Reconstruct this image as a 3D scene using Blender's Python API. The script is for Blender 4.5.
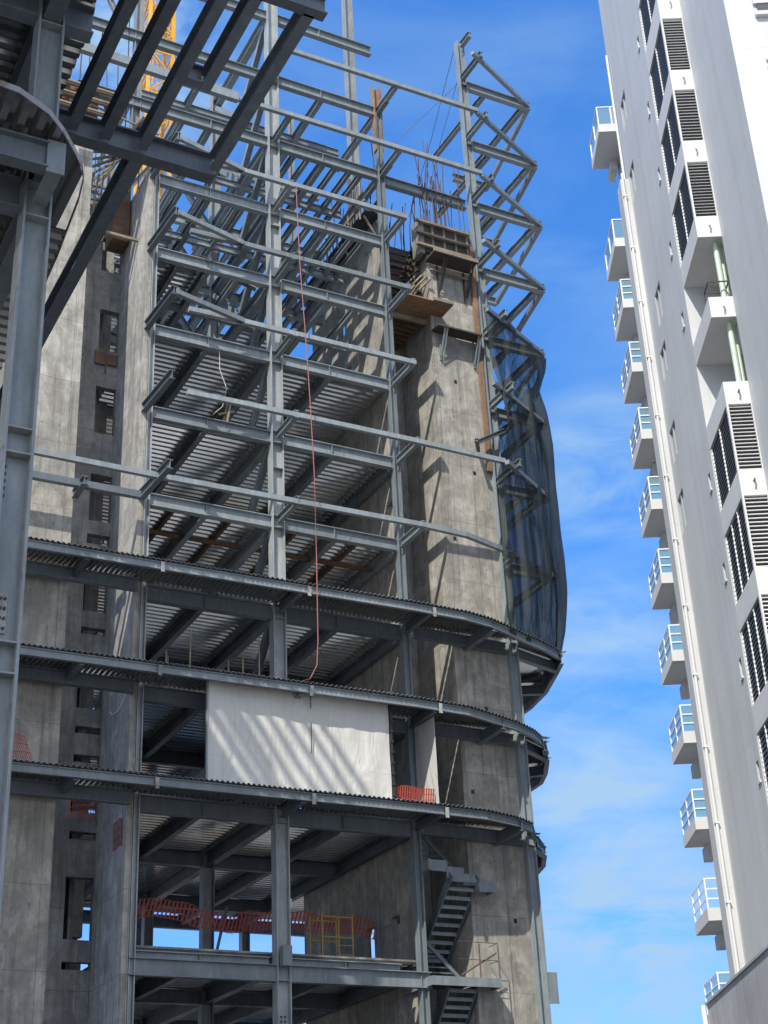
import bpy, math, random
from mathutils import Vector, Matrix, noise
C = bpy.context.scene
for o in list(bpy.data.objects):
    bpy.data.objects.remove(o)
R = math.radians
rnd = random.Random(7)
V = Vector

# ------------------------------------------------------------------ camera
HEAD, PITCH, ROLL = R(28.449), R(27.046), R(-2.763)
cam = bpy.data.cameras.new('camera')
co = bpy.data.objects.new('camera', cam)
C.collection.objects.link(co)
C.camera = co
cp, sp = math.cos(PITCH), math.sin(PITCH)
rgt, upv, fwd = V((1, 0, 0)), V((0, -sp, cp)), V((0, cp, sp))
cr, sr = math.cos(ROLL), math.sin(ROLL)
r2 = rgt * cr + upv * sr
u2 = -rgt * sr + upv * cr
Rz = Matrix(((math.cos(HEAD), math.sin(HEAD), 0), (-math.sin(HEAD), math.cos(HEAD), 0), (0, 0, 1)))
r2, u2, fw = Rz @ r2, Rz @ u2, Rz @ fwd
M = Matrix((r2, u2, -fw)).transposed().to_4x4()
M.translation = V((0, 0, 1.6))
co.matrix_world = M
cam.sensor_fit = 'VERTICAL'
cam.sensor_height = 36
cam.sensor_width = 27
cam.lens = 1501.8 / 1024 * 36
cam.clip_start = 0.1
cam.clip_end = 6000

# ------------------------------------------------------------------ light
SUN = V((-0.70, -0.60, 1.0)).normalized()          # towards the sun
el = math.asin(SUN.z)
az = math.atan2(SUN.x, SUN.y)
w = bpy.data.worlds.new('World')
C.world = w
w.use_nodes = True
nt = w.node_tree
for n in list(nt.nodes):
    nt.nodes.remove(n)
def N(t, kind, **kw):
    n = t.nodes.new(kind)
    for k, v in kw.items():
        setattr(n, k, v)
    return n
out = N(nt, 'ShaderNodeOutputWorld')
bg = N(nt, 'ShaderNodeBackground')
sky = N(nt, 'ShaderNodeTexSky', sky_type='NISHITA', sun_disc=False)
sky.sun_elevation = el
sky.sun_rotation = az
sky.altitude = 0
sky.air_density = 1.0
sky.dust_density = 0.3
sky.ozone_density = 3.0
# where the clouds stand: direction, angular radius, thickness
CLOUDS = [(0.198, 0.697, 0.689, 6.0, 1.1), (0.541, 0.698, 0.468, 3.6, 0.75), (0.56, 0.745, 0.362, 4.2, 0.6), (0.546, 0.783, 0.297, 2.6, 0.35), (0.582, 0.781, 0.227, 4.5, 0.8), (0.563, 0.81, 0.163, 4.5, 0.75), (0.623, 0.764, 0.169, 4.0, 0.7), (0.426, 0.575, 0.699, 3.0, 0.12)]
tc = N(nt, 'ShaderNodeTexCoord')
mp = N(nt, 'ShaderNodeMapping')
mp.inputs['Scale'].default_value = (2.6, 2.6, 9.5)
nz = N(nt, 'ShaderNodeTexNoise')
nz.inputs['Scale'].default_value = 1.7
nz.inputs['Detail'].default_value = 7
nz.inputs['Roughness'].default_value = 0.55
nz.inputs['Distortion'].default_value = 0.5
mp.inputs['Location'].default_value = (3.1, 1.7, 0.4)
rp = N(nt, 'ShaderNodeValToRGB')
rp.color_ramp.elements[0].position = 0.43
rp.color_ramp.elements[0].color = (0, 0, 0, 1)
rp.color_ramp.elements[1].position = 0.68
rp.color_ramp.elements[1].color = (1, 1, 1, 1)
sep = N(nt, 'ShaderNodeSeparateXYZ')
hz = N(nt, 'ShaderNodeMapRange')                    # clouds thin out with height
hz.inputs['From Min'].default_value = 0.22
hz.inputs['From Max'].default_value = 0.62
hz.inputs['To Min'].default_value = 0.95
hz.inputs['To Max'].default_value = 0.22
mul = N(nt, 'ShaderNodeMath', operation='MULTIPLY')
tint = N(nt, 'ShaderNodeMix', data_type='RGBA', blend_type='MULTIPLY')
tint.inputs['Factor'].default_value = 1.0
tr = N(nt, 'ShaderNodeValToRGB')                      # deeper blue sky than the model's, paler low down
tr.color_ramp.elements[0].position = 0.10
tr.color_ramp.elements[0].color = (0.30, 0.46, 0.78, 1)
tr.color_ramp.elements[1].position = 0.75
tr.color_ramp.elements[1].color = (0.36, 0.82, 1.32, 1)
e_ = tr.color_ramp.elements.new(0.48)
e_.color = (0.34, 0.74, 1.12, 1)
mix = N(nt, 'ShaderNodeMix', data_type='RGBA')
mix.inputs['B'].default_value = (1.6, 2.5, 3.6, 1)
L = nt.links
L.new(tc.outputs['Generated'], mp.inputs['Vector'])
L.new(mp.outputs['Vector'], nz.inputs['Vector'])
L.new(nz.outputs['Fac'], rp.inputs['Fac'])
L.new(tc.outputs['Generated'], sep.inputs['Vector'])
L.new(sep.outputs['Z'], hz.inputs['Value'])
L.new(rp.outputs['Color'], mul.inputs[0])
L.new(sep.outputs['Z'], tr.inputs['Fac'])
L.new(tr.outputs['Color'], tint.inputs['B'])
L.new(hz.outputs['Result'], mul.inputs[1])
L.new(sky.outputs['Color'], tint.inputs['A'])
L.new(tint.outputs['Result'], mix.inputs['A'])
cl = N(nt, 'ShaderNodeTexNoise')
cl.inputs['Scale'].default_value = 13
cl.inputs['Detail'].default_value = 8
cl.inputs['Roughness'].default_value = 0.6
cl.inputs['Distortion'].default_value = 0.6
cmp_ = N(nt, 'ShaderNodeMapping')
cmp_.inputs['Scale'].default_value = (0.75, 0.75, 2.0)
L.new(tc.outputs['Generated'], cmp_.inputs['Vector'])
L.new(cmp_.outputs['Vector'], cl.inputs['Vector'])
clr = N(nt, 'ShaderNodeMapRange')
clr.inputs['From Min'].default_value = 0.36
clr.inputs['From Max'].default_value = 0.66
L.new(cl.outputs['Fac'], clr.inputs['Value'])
acc = mul.outputs['Value']
def madd(a, b_, op):
    m = N(nt, 'ShaderNodeMath', operation=op)
    for i, q in enumerate((a, b_)):
        if isinstance(q, (int, float)):
            m.inputs[i].default_value = q
        else:
            L.new(q, m.inputs[i])
    m.use_clamp = True
    return m.outputs['Value']
for dx, dy, dz, rad, amp in CLOUDS:
    dt = N(nt, 'ShaderNodeVectorMath', operation='DOT_PRODUCT')
    dt.inputs[1].default_value = V((dx, dy, dz)).normalized()
    L.new(tc.outputs['Generated'], dt.inputs[0])
    mr = N(nt, 'ShaderNodeMapRange', interpolation_type='SMOOTHSTEP')
    mr.inputs['From Min'].default_value = math.cos(R(rad))
    mr.inputs['From Max'].default_value = 1.0
    mr.inputs['To Max'].default_value = amp
    L.new(dt.outputs['Value'], mr.inputs['Value'])
    acc = madd(acc, madd(mr.outputs['Result'], clr.outputs['Result'], 'MULTIPLY'), 'ADD')
L.new(acc, mix.inputs['Factor'])
L.new(mix.outputs['Result'], bg.inputs['Color'])
# bright cloud bank added unseen behind the camera for neutral fill light
bk = N(nt, 'ShaderNodeVectorMath', operation='DOT_PRODUCT')
bk.inputs[1].default_value = (-math.sin(HEAD), -math.cos(HEAD), 0)
bk2 = N(nt, 'ShaderNodeMapRange')
bk2.interpolation_type = 'SMOOTHSTEP'
bk2.inputs['From Min'].default_value = 0.05
bk2.inputs['From Max'].default_value = 0.75
bk2.inputs['To Max'].default_value = 0.92
n2 = N(nt, 'ShaderNodeTexNoise')
n2.inputs['Scale'].default_value = 2.3
n2.inputs['Detail'].default_value = 5
n3 = N(nt, 'ShaderNodeMapRange')
n3.inputs['From Min'].default_value = 0.35
n3.inputs['From Max'].default_value = 0.60
m3 = N(nt, 'ShaderNodeMath', operation='MULTIPLY')
mx2 = N(nt, 'ShaderNodeMix', data_type='RGBA')
mx2.inputs['B'].default_value = (6.6, 6.6, 6.5, 1)
L.new(tc.outputs['Generated'], bk.inputs[0])
L.new(bk.outputs['Value'], bk2.inputs['Value'])
L.new(tc.outputs['Generated'], n2.inputs['Vector'])
L.new(n2.outputs['Fac'], n3.inputs['Value'])
L.new(bk2.outputs['Result'], m3.inputs[0])
L.new(n3.outputs['Result'], m3.inputs[1])
L.new(m3.outputs['Value'], mx2.inputs['Factor'])
L.new(mix.outputs['Result'], mx2.inputs['A'])
L.new(mx2.outputs['Result'], bg.inputs['Color'])
bg.inputs['Strength'].default_value = 0.15
L.new(bg.outputs['Background'], out.inputs['Surface'])

sl = bpy.data.lights.new('sun', 'SUN')
so = bpy.data.objects.new('sun', sl)
C.collection.objects.link(so)
sl.energy = 3.35
sl.angle = R(0.53)
sl.color = (1.0, 0.945, 0.845)
so.rotation_euler = SUN.to_track_quat('Z', 'Y').to_euler()
so.location = (0, 0, 120)

C.view_settings.view_transform = 'Standard'
C.view_settings.look = 'None'
C.view_settings.exposure = 0.75
C.view_settings.gamma = 1
C.view_settings.use_curve_mapping = False
C.render.engine = 'CYCLES'
C.cycles.max_bounces = 8
C.cycles.diffuse_bounces = 4
C.cycles.transparent_max_bounces = 12
C.cycles.use_denoising = True

# ------------------------------------------------------------------ materials
def mat(name, base, rough=0.6, metal=0.0):
    m = bpy.data.materials.new(name)
    m.use_nodes = True
    b = m.node_tree.nodes['Principled BSDF']
    b.inputs['Base Color'].default_value = (*base, 1)
    b.inputs['Roughness'].default_value = rough
    b.inputs['Metallic'].default_value = metal
    return m
def objco(t, scale=(1, 1, 1)):
    a = N(t, 'ShaderNodeTexCoord')
    m = N(t, 'ShaderNodeMapping')
    m.inputs['Scale'].default_value = scale
    t.links.new(a.outputs['Object'], m.inputs['Vector'])
    return m.outputs['Vector']
def noisef(t, vec, scale, detail=5, rough=0.6, lo=0.3, hi=0.7, dist=0.0):
    n = N(t, 'ShaderNodeTexNoise')
    n.inputs['Scale'].default_value = scale
    n.inputs['Detail'].default_value = detail
    n.inputs['Roughness'].default_value = rough
    n.inputs['Distortion'].default_value = dist
    t.links.new(vec, n.inputs['Vector'])
    r = N(t, 'ShaderNodeMapRange')
    r.inputs['From Min'].default_value = lo
    r.inputs['From Max'].default_value = hi
    t.links.new(n.outputs['Fac'], r.inputs['Value'])
    return r.outputs['Result']
def mixc(t, fac, a, b, mode='MIX'):
    m = N(t, 'ShaderNodeMix', data_type='RGBA', blend_type=mode)
    for s, v in (('Factor', fac), ('A', a), ('B', b)):
        if isinstance(v, (int, float)):
            m.inputs[s].default_value = v
        elif isinstance(v, tuple):
            m.inputs[s].default_value = (*v, 1)
        else:
            t.links.new(v, m.inputs[s])
    return m.outputs['Result']
def math_(t, op, a, b=None):
    m = N(t, 'ShaderNodeMath', operation=op)
    for i, v in enumerate((a, b)):
        if v is None:
            continue
        if isinstance(v, (int, float)):
            m.inputs[i].default_value = v
        else:
            t.links.new(v, m.inputs[i])
    return m.outputs['Value']
def bump(t, h, strength=0.3, dist=0.02):
    b = N(t, 'ShaderNodeBump')
    b.inputs['Strength'].default_value = strength
    b.inputs['Distance'].default_value = dist
    t.links.new(h, b.inputs['Height'])
    t.links.new(b.outputs['Normal'], t.nodes['Principled BSDF'].inputs['Normal'])
def setc(m, sock, name='Base Color'):
    m.node_tree.links.new(sock, m.node_tree.nodes['Principled BSDF'].inputs[name])

def concrete(name, light, dark, stain=1.0):
    m = mat(name, light, 0.88)
    t = m.node_tree
    v = objco(t)
    big = noisef(t, v, 0.75, 7, 0.68, 0.38, 0.62, 1.1)
    med = noisef(t, v, 2.6, 6, 0.7, 0.38, 0.72, 0.3)
    board = noisef(t, objco(t, (9, 9, 0.12)), 1.0, 3, 0.6, 0.3, 0.72)
    run = noisef(t, objco(t, (3.2, 3.2, 0.16)), 1.0, 6, 0.72, 0.50, 0.72, 0.3)
    fine = noisef(t, v, 22, 4, 0.7, 0.3, 0.75)
    c = mixc(t, big, light, dark)
    c = mixc(t, math_(t, 'MULTIPLY', med, 0.75), c, tuple(x * 0.52 for x in dark))
    c = mixc(t, math_(t, 'MULTIPLY', board, 0.50), c, tuple(x * 0.50 for x in light))
    c = mixc(t, math_(t, 'MULTIPLY', run, 0.75 * stain), c, tuple(x * 0.30 for x in dark))
    c = mixc(t, math_(t, 'MULTIPLY', fine, 0.22), c, tuple(x * 0.5 for x in light))
    # efflorescence, pale patches
    pale = noisef(t, objco(t, (1.3, 1.3, 0.8)), 1.0, 7, 0.70, 0.50, 0.68, 0.5)
    c = mixc(t, math_(t, 'MULTIPLY', pale, 0.5), c, tuple(min(1, x * 1.35) for x in light))
    # pour joints and panel seams
    br = N(t, 'ShaderNodeTexBrick')
    br.offset = 0.0
    br.inputs['Scale'].default_value = 1
    br.inputs['Brick Width'].default_value = 1.22
    br.inputs['Row Height'].default_value = 2.44
    br.inputs['Mortar Size'].default_value = 0.014
    br.inputs['Mortar Smooth'].default_value = 0.6
    br.inputs['Color1'].default_value = (1, 1, 1, 1)
    br.inputs['Color2'].default_value = (0.72, 0.72, 0.71, 1)
    br.inputs['Mortar'].default_value = (0.38, 0.37, 0.35, 1)
    s = N(t, 'ShaderNodeSeparateXYZ')
    t.links.new(v, s.inputs['Vector'])
    cb = N(t, 'ShaderNodeCombineXYZ')
    t.links.new(math_(t, 'ADD', s.outputs['X'], s.outputs['Y']), cb.inputs['X'])
    wob = math_(t, 'MULTIPLY', noisef(t, v, 1.3, 2, 0.5, 0.2, 0.8), 0.05)
    t.links.new(math_(t, 'ADD', s.outputs['Z'], wob), cb.inputs['Y'])
    t.links.new(cb.outputs['Vector'], br.inputs['Vector'])
    c = mixc(t, 0.85, c, br.outputs['Color'], 'MULTIPLY')
    def cyc(x, p):
        return math_(t, 'ABSOLUTE', math_(t, 'SUBTRACT', math_(t, 'FRACT', math_(t, 'DIVIDE', x, p)), 0.5))
    hu = cyc(math_(t, 'ADD', s.outputs['X'], s.outputs['Y']), 0.61)
    hv = cyc(s.outputs['Z'], 1.22)
    near = math_(t, 'SQRT', math_(t, 'ADD', math_(t, 'POWER', math_(t, 'MULTIPLY', hu, 0.61), 2.0), math_(t, 'POWER', math_(t, 'MULTIPLY', hv, 1.22), 2.0)))
    dot = math_(t, 'LESS_THAN', near, 0.035)
    c = mixc(t, math_(t, 'MULTIPLY', math_(t, 'MULTIPLY', dot, noisef(t, v, 1.1, 2, 0.5, 0.42, 0.6)), 0.7), c, (0.06, 0.055, 0.05))
    # lighter and darker lifts of concrete
    lift = N(t, 'ShaderNodeTexNoise', noise_dimensions='1D')
    lift.inputs['Scale'].default_value = 1.0
    lift.inputs['Detail'].default_value = 0
    t.links.new(math_(t, 'FLOOR', math_(t, 'DIVIDE', s.outputs['Z'], 2.44)), lift.inputs['W'])
    lr = N(t, 'ShaderNodeMapRange')
    lr.inputs['From Min'].default_value = 0.3
    lr.inputs['From Max'].default_value = 0.7
    lr.inputs['To Min'].default_value = 0.0
    lr.inputs['To Max'].default_value = 0.35
    t.links.new(lift.outputs['Fac'], lr.inputs['Value'])
    c = mixc(t, lr.outputs['Result'], c, tuple(x * 0.62 for x in dark))
    # dark runs that start at the joints
    leak = noisef(t, objco(t, (5.5, 5.5, 0.22)), 1.0, 4, 0.65, 0.56, 0.70)
    c = mixc(t, math_(t, 'MULTIPLY', leak, 0.5), c, (0.085, 0.08, 0.07))
    setc(m, c)
    h = math_(t, 'ADD', math_(t, 'MULTIPLY', fine, 0.4), math_(t, 'ADD', board, med))
    bump(t, h, 0.5, 0.012)
    return m
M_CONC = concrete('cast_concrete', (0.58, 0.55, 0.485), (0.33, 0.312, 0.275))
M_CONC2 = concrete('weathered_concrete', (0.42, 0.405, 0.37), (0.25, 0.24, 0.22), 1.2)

def steel(name, base, rust=0.5, rough=0.5, lo=0.60):
    m = mat(name, base, rough, 0.0)
    t = m.node_tree
    v = objco(t)
    a = noisef(t, v, 0.9, 5, 0.6, 0.3, 0.75)
    c = mixc(t, math_(t, 'MULTIPLY', a, 0.7), base, tuple(x * 0.55 for x in base))
    d = noisef(t, objco(t, (6, 6, 1.1)), 1.0, 5, 0.7, 0.45, 0.8)
    c = mixc(t, math_(t, 'MULTIPLY', d, 0.55), c, tuple(min(1, x * 1.6) for x in base))
    g = noisef(t, v, 9, 5, 0.7, 0.55, 0.75)
    c = mixc(t, math_(t, 'MULTIPLY', g, 0.4), c, tuple(x * 0.5 for x in base))
    r = noisef(t, v, 1.7, 7, 0.75, lo, lo + 0.12, 0.8)
    c = mixc(t, math_(t, 'MULTIPLY', r, rust), c, (0.16, 0.085, 0.05))
    oi = N(t, 'ShaderNodeObjectInfo')                  # no two members weathered alike
    k_ = math_(t, 'ADD', math_(t, 'MULTIPLY', oi.outputs['Random'], 0.42), 0.80)
    cc = N(t, 'ShaderNodeCombineColor')
    for q in ('Red', 'Green', 'Blue'):
        t.links.new(k_, cc.inputs[q])
    c = mixc(t, 1.0, c, cc.outputs['Color'], 'MULTIPLY')
    setc(m, c)
    setc(m, math_(t, 'ADD', math_(t, 'MULTIPLY', a, 0.25), rough - 0.1), 'Roughness')
    return m
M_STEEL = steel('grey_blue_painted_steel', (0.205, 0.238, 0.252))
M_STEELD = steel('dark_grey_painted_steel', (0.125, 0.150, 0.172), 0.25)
M_COL = steel('column_steel', (0.270, 0.290, 0.292), 0.55, 0.5, 0.57)
M_RUST = steel('rusty_steel', (0.27, 0.175, 0.11), 0.6, 0.8, 0.45)
M_RUST2 = steel('brown_primed_steel', (0.12, 0.075, 0.06), 0.6, 0.8, 0.5)

def deckmat(name, base):
    m = mat(name, base, 0.17, 0.85)
    t = m.node_tree
    v = objco(t)
    a = noisef(t, v, 0.7, 5, 0.65, 0.3, 0.7)
    c = mixc(t, math_(t, 'MULTIPLY', a, 0.35), base, tuple(x * 0.55 for x in base))
    b = noisef(t, objco(t, (2, 9, 2)), 1.0, 4, 0.7, 0.55, 0.8)
    c = mixc(t, math_(t, 'MULTIPLY', b, 0.4), c, (0.20, 0.17, 0.14))
    setc(m, c)
    return m
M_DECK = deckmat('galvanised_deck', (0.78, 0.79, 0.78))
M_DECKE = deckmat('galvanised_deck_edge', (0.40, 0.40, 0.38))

def wood(name, a, b):
    m = mat(name, a, 0.85)
    t = m.node_tree
    f = noisef(t, objco(t, (1.2, 7, 7)), 1.0, 5, 0.65, 0.3, 0.7, 0.4)
    g = noisef(t, objco(t), 1.6, 4, 0.6, 0.45, 0.7)
    c = mixc(t, f, a, b)
    c = mixc(t, math_(t, 'MULTIPLY', g, 0.5), c, tuple(x * 0.4 for x in b))
    setc(m, c)
    bump(t, f, 0.3, 0.01)
    return m
M_PLY = wood('plywood', (0.34, 0.20, 0.105), (0.22, 0.125, 0.065))
M_TIMBER = wood('weathered_timber', (0.32, 0.27, 0.20), (0.17, 0.135, 0.10))
M_DBOARD = wood('dark_formwork_board', (0.085, 0.075, 0.065), (0.04, 0.036, 0.034))
M_BROWN = wood('brown_timber', (0.20, 0.125, 0.075), (0.11, 0.07, 0.045))

def paintwall(name, base, d):
    m = mat(name, base, 0.75)
    t = m.node_tree
    v = objco(t)
    a = noisef(t, v, 0.22, 6, 0.6, 0.35, 0.75, 0.4)
    s = noisef(t, objco(t, (2.0, 2.0, 0.09)), 1.0, 5, 0.7, 0.45, 0.8)
    f = noisef(t, v, 6, 5, 0.7, 0.4, 0.8)
    dk = tuple(x * (1 - d) for x in base)
    c = mixc(t, math_(t, 'MULTIPLY', a, 0.7), base, dk)
    c = mixc(t, math_(t, 'MULTIPLY', s, 0.55), c, tuple(x * (1 - d * 1.6) for x in base))
    c = mixc(t, math_(t, 'MULTIPLY', f, 0.3), c, dk)
    s2 = N(t, 'ShaderNodeSeparateXYZ')
    t.links.new(v, s2.inputs['Vector'])
    jz = math_(t, 'ABSOLUTE', math_(t, 'SUBTRACT', math_(t, 'FRACT', math_(t, 'DIVIDE', math_(t, 'ADD', s2.outputs['Z'], 0.55), 3.03)), 0.5))
    jl = math_(t, 'GREATER_THAN', jz, 0.4955)
    c = mixc(t, math_(t, 'MULTIPLY', jl, 0.28), c, tuple(x * 0.5 for x in base))
    rs = noisef(t, objco(t, (4.5, 4.5, 0.16)), 1.0, 5, 0.7, 0.58, 0.80)
    c = mixc(t, math_(t, 'MULTIPLY', rs, d * 1.6), c, tuple(x * 0.55 for x in base))
    pt = noisef(t, v, 0.5, 2, 0.4, 0.52, 0.56)
    c = mixc(t, math_(t, 'MULTIPLY', pt, 0.10), c, tuple(x * 0.8 for x in base))
    setc(m, c)
    bump(t, f, 0.12, 0.01)
    return m
M_WHITE = paintwall('white_painted_render', (0.545, 0.555, 0.55), 0.22)
M_WHITE2 = paintwall('clean_white_paint', (0.63, 0.625, 0.605), 0.12)
M_LOWWALL = paintwall('streaked_grey_render', (0.50, 0.50, 0.49), 0.5)
M_LOUVRE = mat('white_louvre_blade', (0.70, 0.70, 0.68), 0.5)
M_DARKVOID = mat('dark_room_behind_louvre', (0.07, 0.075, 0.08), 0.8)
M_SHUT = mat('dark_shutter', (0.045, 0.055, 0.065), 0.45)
M_SILL = mat('white_metal', (0.80, 0.80, 0.79), 0.4)
M_RAILW = mat('white_railing_metal', (0.76, 0.79, 0.82), 0.35)
M_GREEN = mat('pale_green_pipe', (0.50, 0.60, 0.47), 0.5)
M_BLACK = mat('black_iron', (0.03, 0.03, 0.033), 0.5)
M_REBAR = mat('rusty_rebar', (0.085, 0.058, 0.045), 0.8)
M_YEL = steel('crane_yellow', (0.75, 0.36, 0.02), 0.25, 0.5)
M_YEL2 = mat('scaffold_yellow', (0.42, 0.26, 0.05), 0.5)
M_RED = mat('red_rope', (0.30, 0.10, 0.10), 0.7)
M_ORANGE = mat('orange_plastic_net', (0.30, 0.042, 0.022), 0.6)
M_CABLE = mat('steel_cable', (0.05, 0.055, 0.07), 0.5, 0.5)
M_BOLT = mat('dark_bolt', (0.05, 0.05, 0.055), 0.5, 0.6)
M_SUNPALE = steel('pale_sunlit_steel', (0.46, 0.46, 0.43), 0.6, 0.6, 0.56)
M_PLATE = steel('grey_splice_plate', (0.34, 0.34, 0.33), 0.9, 0.6, 0.52)

M_GLASS = mat('blue_green_balcony_glass', (0.20, 0.38, 0.44), 0.08)
t = M_GLASS.node_tree
b = t.nodes['Principled BSDF']
b.inputs['Alpha'].default_value = 0.5
M_BLUEP = mat('blue_balcony_panel', (0.14, 0.27, 0.40), 0.2)
M_WGLASS = mat('window_glass', (0.16, 0.19, 0.20), 0.1)
M_FRAMEG = mat('grey_window_frame', (0.30, 0.31, 0.32), 0.5)
M_FROST = mat('grey_window_pane', (0.36, 0.38, 0.39), 0.3)

def sheetmat():
    m = mat('white_sheeting', (0.72, 0.71, 0.67), 0.55)
    t = m.node_tree
    v = objco(t)
    br = N(t, 'ShaderNodeTexBrick')
    br.offset = 0.0
    for k, x in (('Scale', 1), ('Brick Width', 0.52), ('Row Height', 1.03), ('Mortar Size', 0.016), ('Mortar Smooth', 1.0)):
        br.inputs[k].default_value = x
    br.inputs['Color1'].default_value = (0.56, 0.55, 0.515, 1)
    br.inputs['Color2'].default_value = (0.55, 0.54, 0.50, 1)
    br.inputs['Mortar'].default_value = (0.47, 0.46, 0.43, 1)
    s = N(t, 'ShaderNodeSeparateXYZ')
    t.links.new(v, s.inputs['Vector'])
    cb = N(t, 'ShaderNodeCombineXYZ')
    t.links.new(math_(t, 'ADD', s.outputs['X'], s.outputs['Y']), cb.inputs['X'])
    t.links.new(s.outputs['Z'], cb.inputs['Y'])
    t.links.new(cb.outputs['Vector'], br.inputs['Vector'])
    n = noisef(t, v, 1.3, 5, 0.6, 0.35, 0.75)
    setc(m, mixc(t, math_(t, 'MULTIPLY', n, 0.2), br.outputs['Color'], (0.55, 0.53, 0.48)))
    bump(t, noisef(t, objco(t, (1.4, 1, 0.5)), 1.0, 3, 0.5, 0.2, 0.8, 1.0), 0.5, 0.12)
    return m
M_SHEET = sheetmat()

def netmat():
    m = bpy.data.materials.new('black_debris_mesh')
    m.use_nodes = True
    t = m.node_tree
    b = t.nodes['Principled BSDF']
    b.inputs['Base Color'].default_value = (0.013, 0.019, 0.020, 1)
    b.inputs['Roughness'].default_value = 0.75
    st = noisef(t, objco(t, (6, 6, 0.22)), 1.0, 6, 0.75, 0.32, 0.68)
    wv = noisef(t, objco(t), 38, 2, 0.5, 0.35, 0.65)
    a = math_(t, 'ADD', math_(t, 'ADD', math_(t, 'MULTIPLY', st, 0.42), math_(t, 'MULTIPLY', wv, 0.20)), 0.46)
    t.links.new(a, b.inputs['Alpha'])
    return m
M_NET = netmat()

def groundmat(name, a, bb, sc):
    m = mat(name, a, 0.9)
    t = m.node_tree
    f = noisef(t, objco(t), sc, 6, 0.65, 0.3, 0.7)
    setc(m, mixc(t, f, a, bb))
    return m
M_GROUND = groundmat('dusty_site_ground', (0.50, 0.47, 0.42), (0.42, 0.39, 0.35), 0.3)
M_LOWBOUNCE = groundmat('dark_low_bounce_soil', (0.13, 0.115, 0.095), (0.085, 0.075, 0.065), 0.4)
M_ROAD = groundmat('asphalt', (0.06, 0.06, 0.06), (0.045, 0.045, 0.046), 0.8)
M_PAVE = groundmat('pale_pavement', (0.42, 0.41, 0.38), (0.34, 0.33, 0.31), 1.0)

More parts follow.
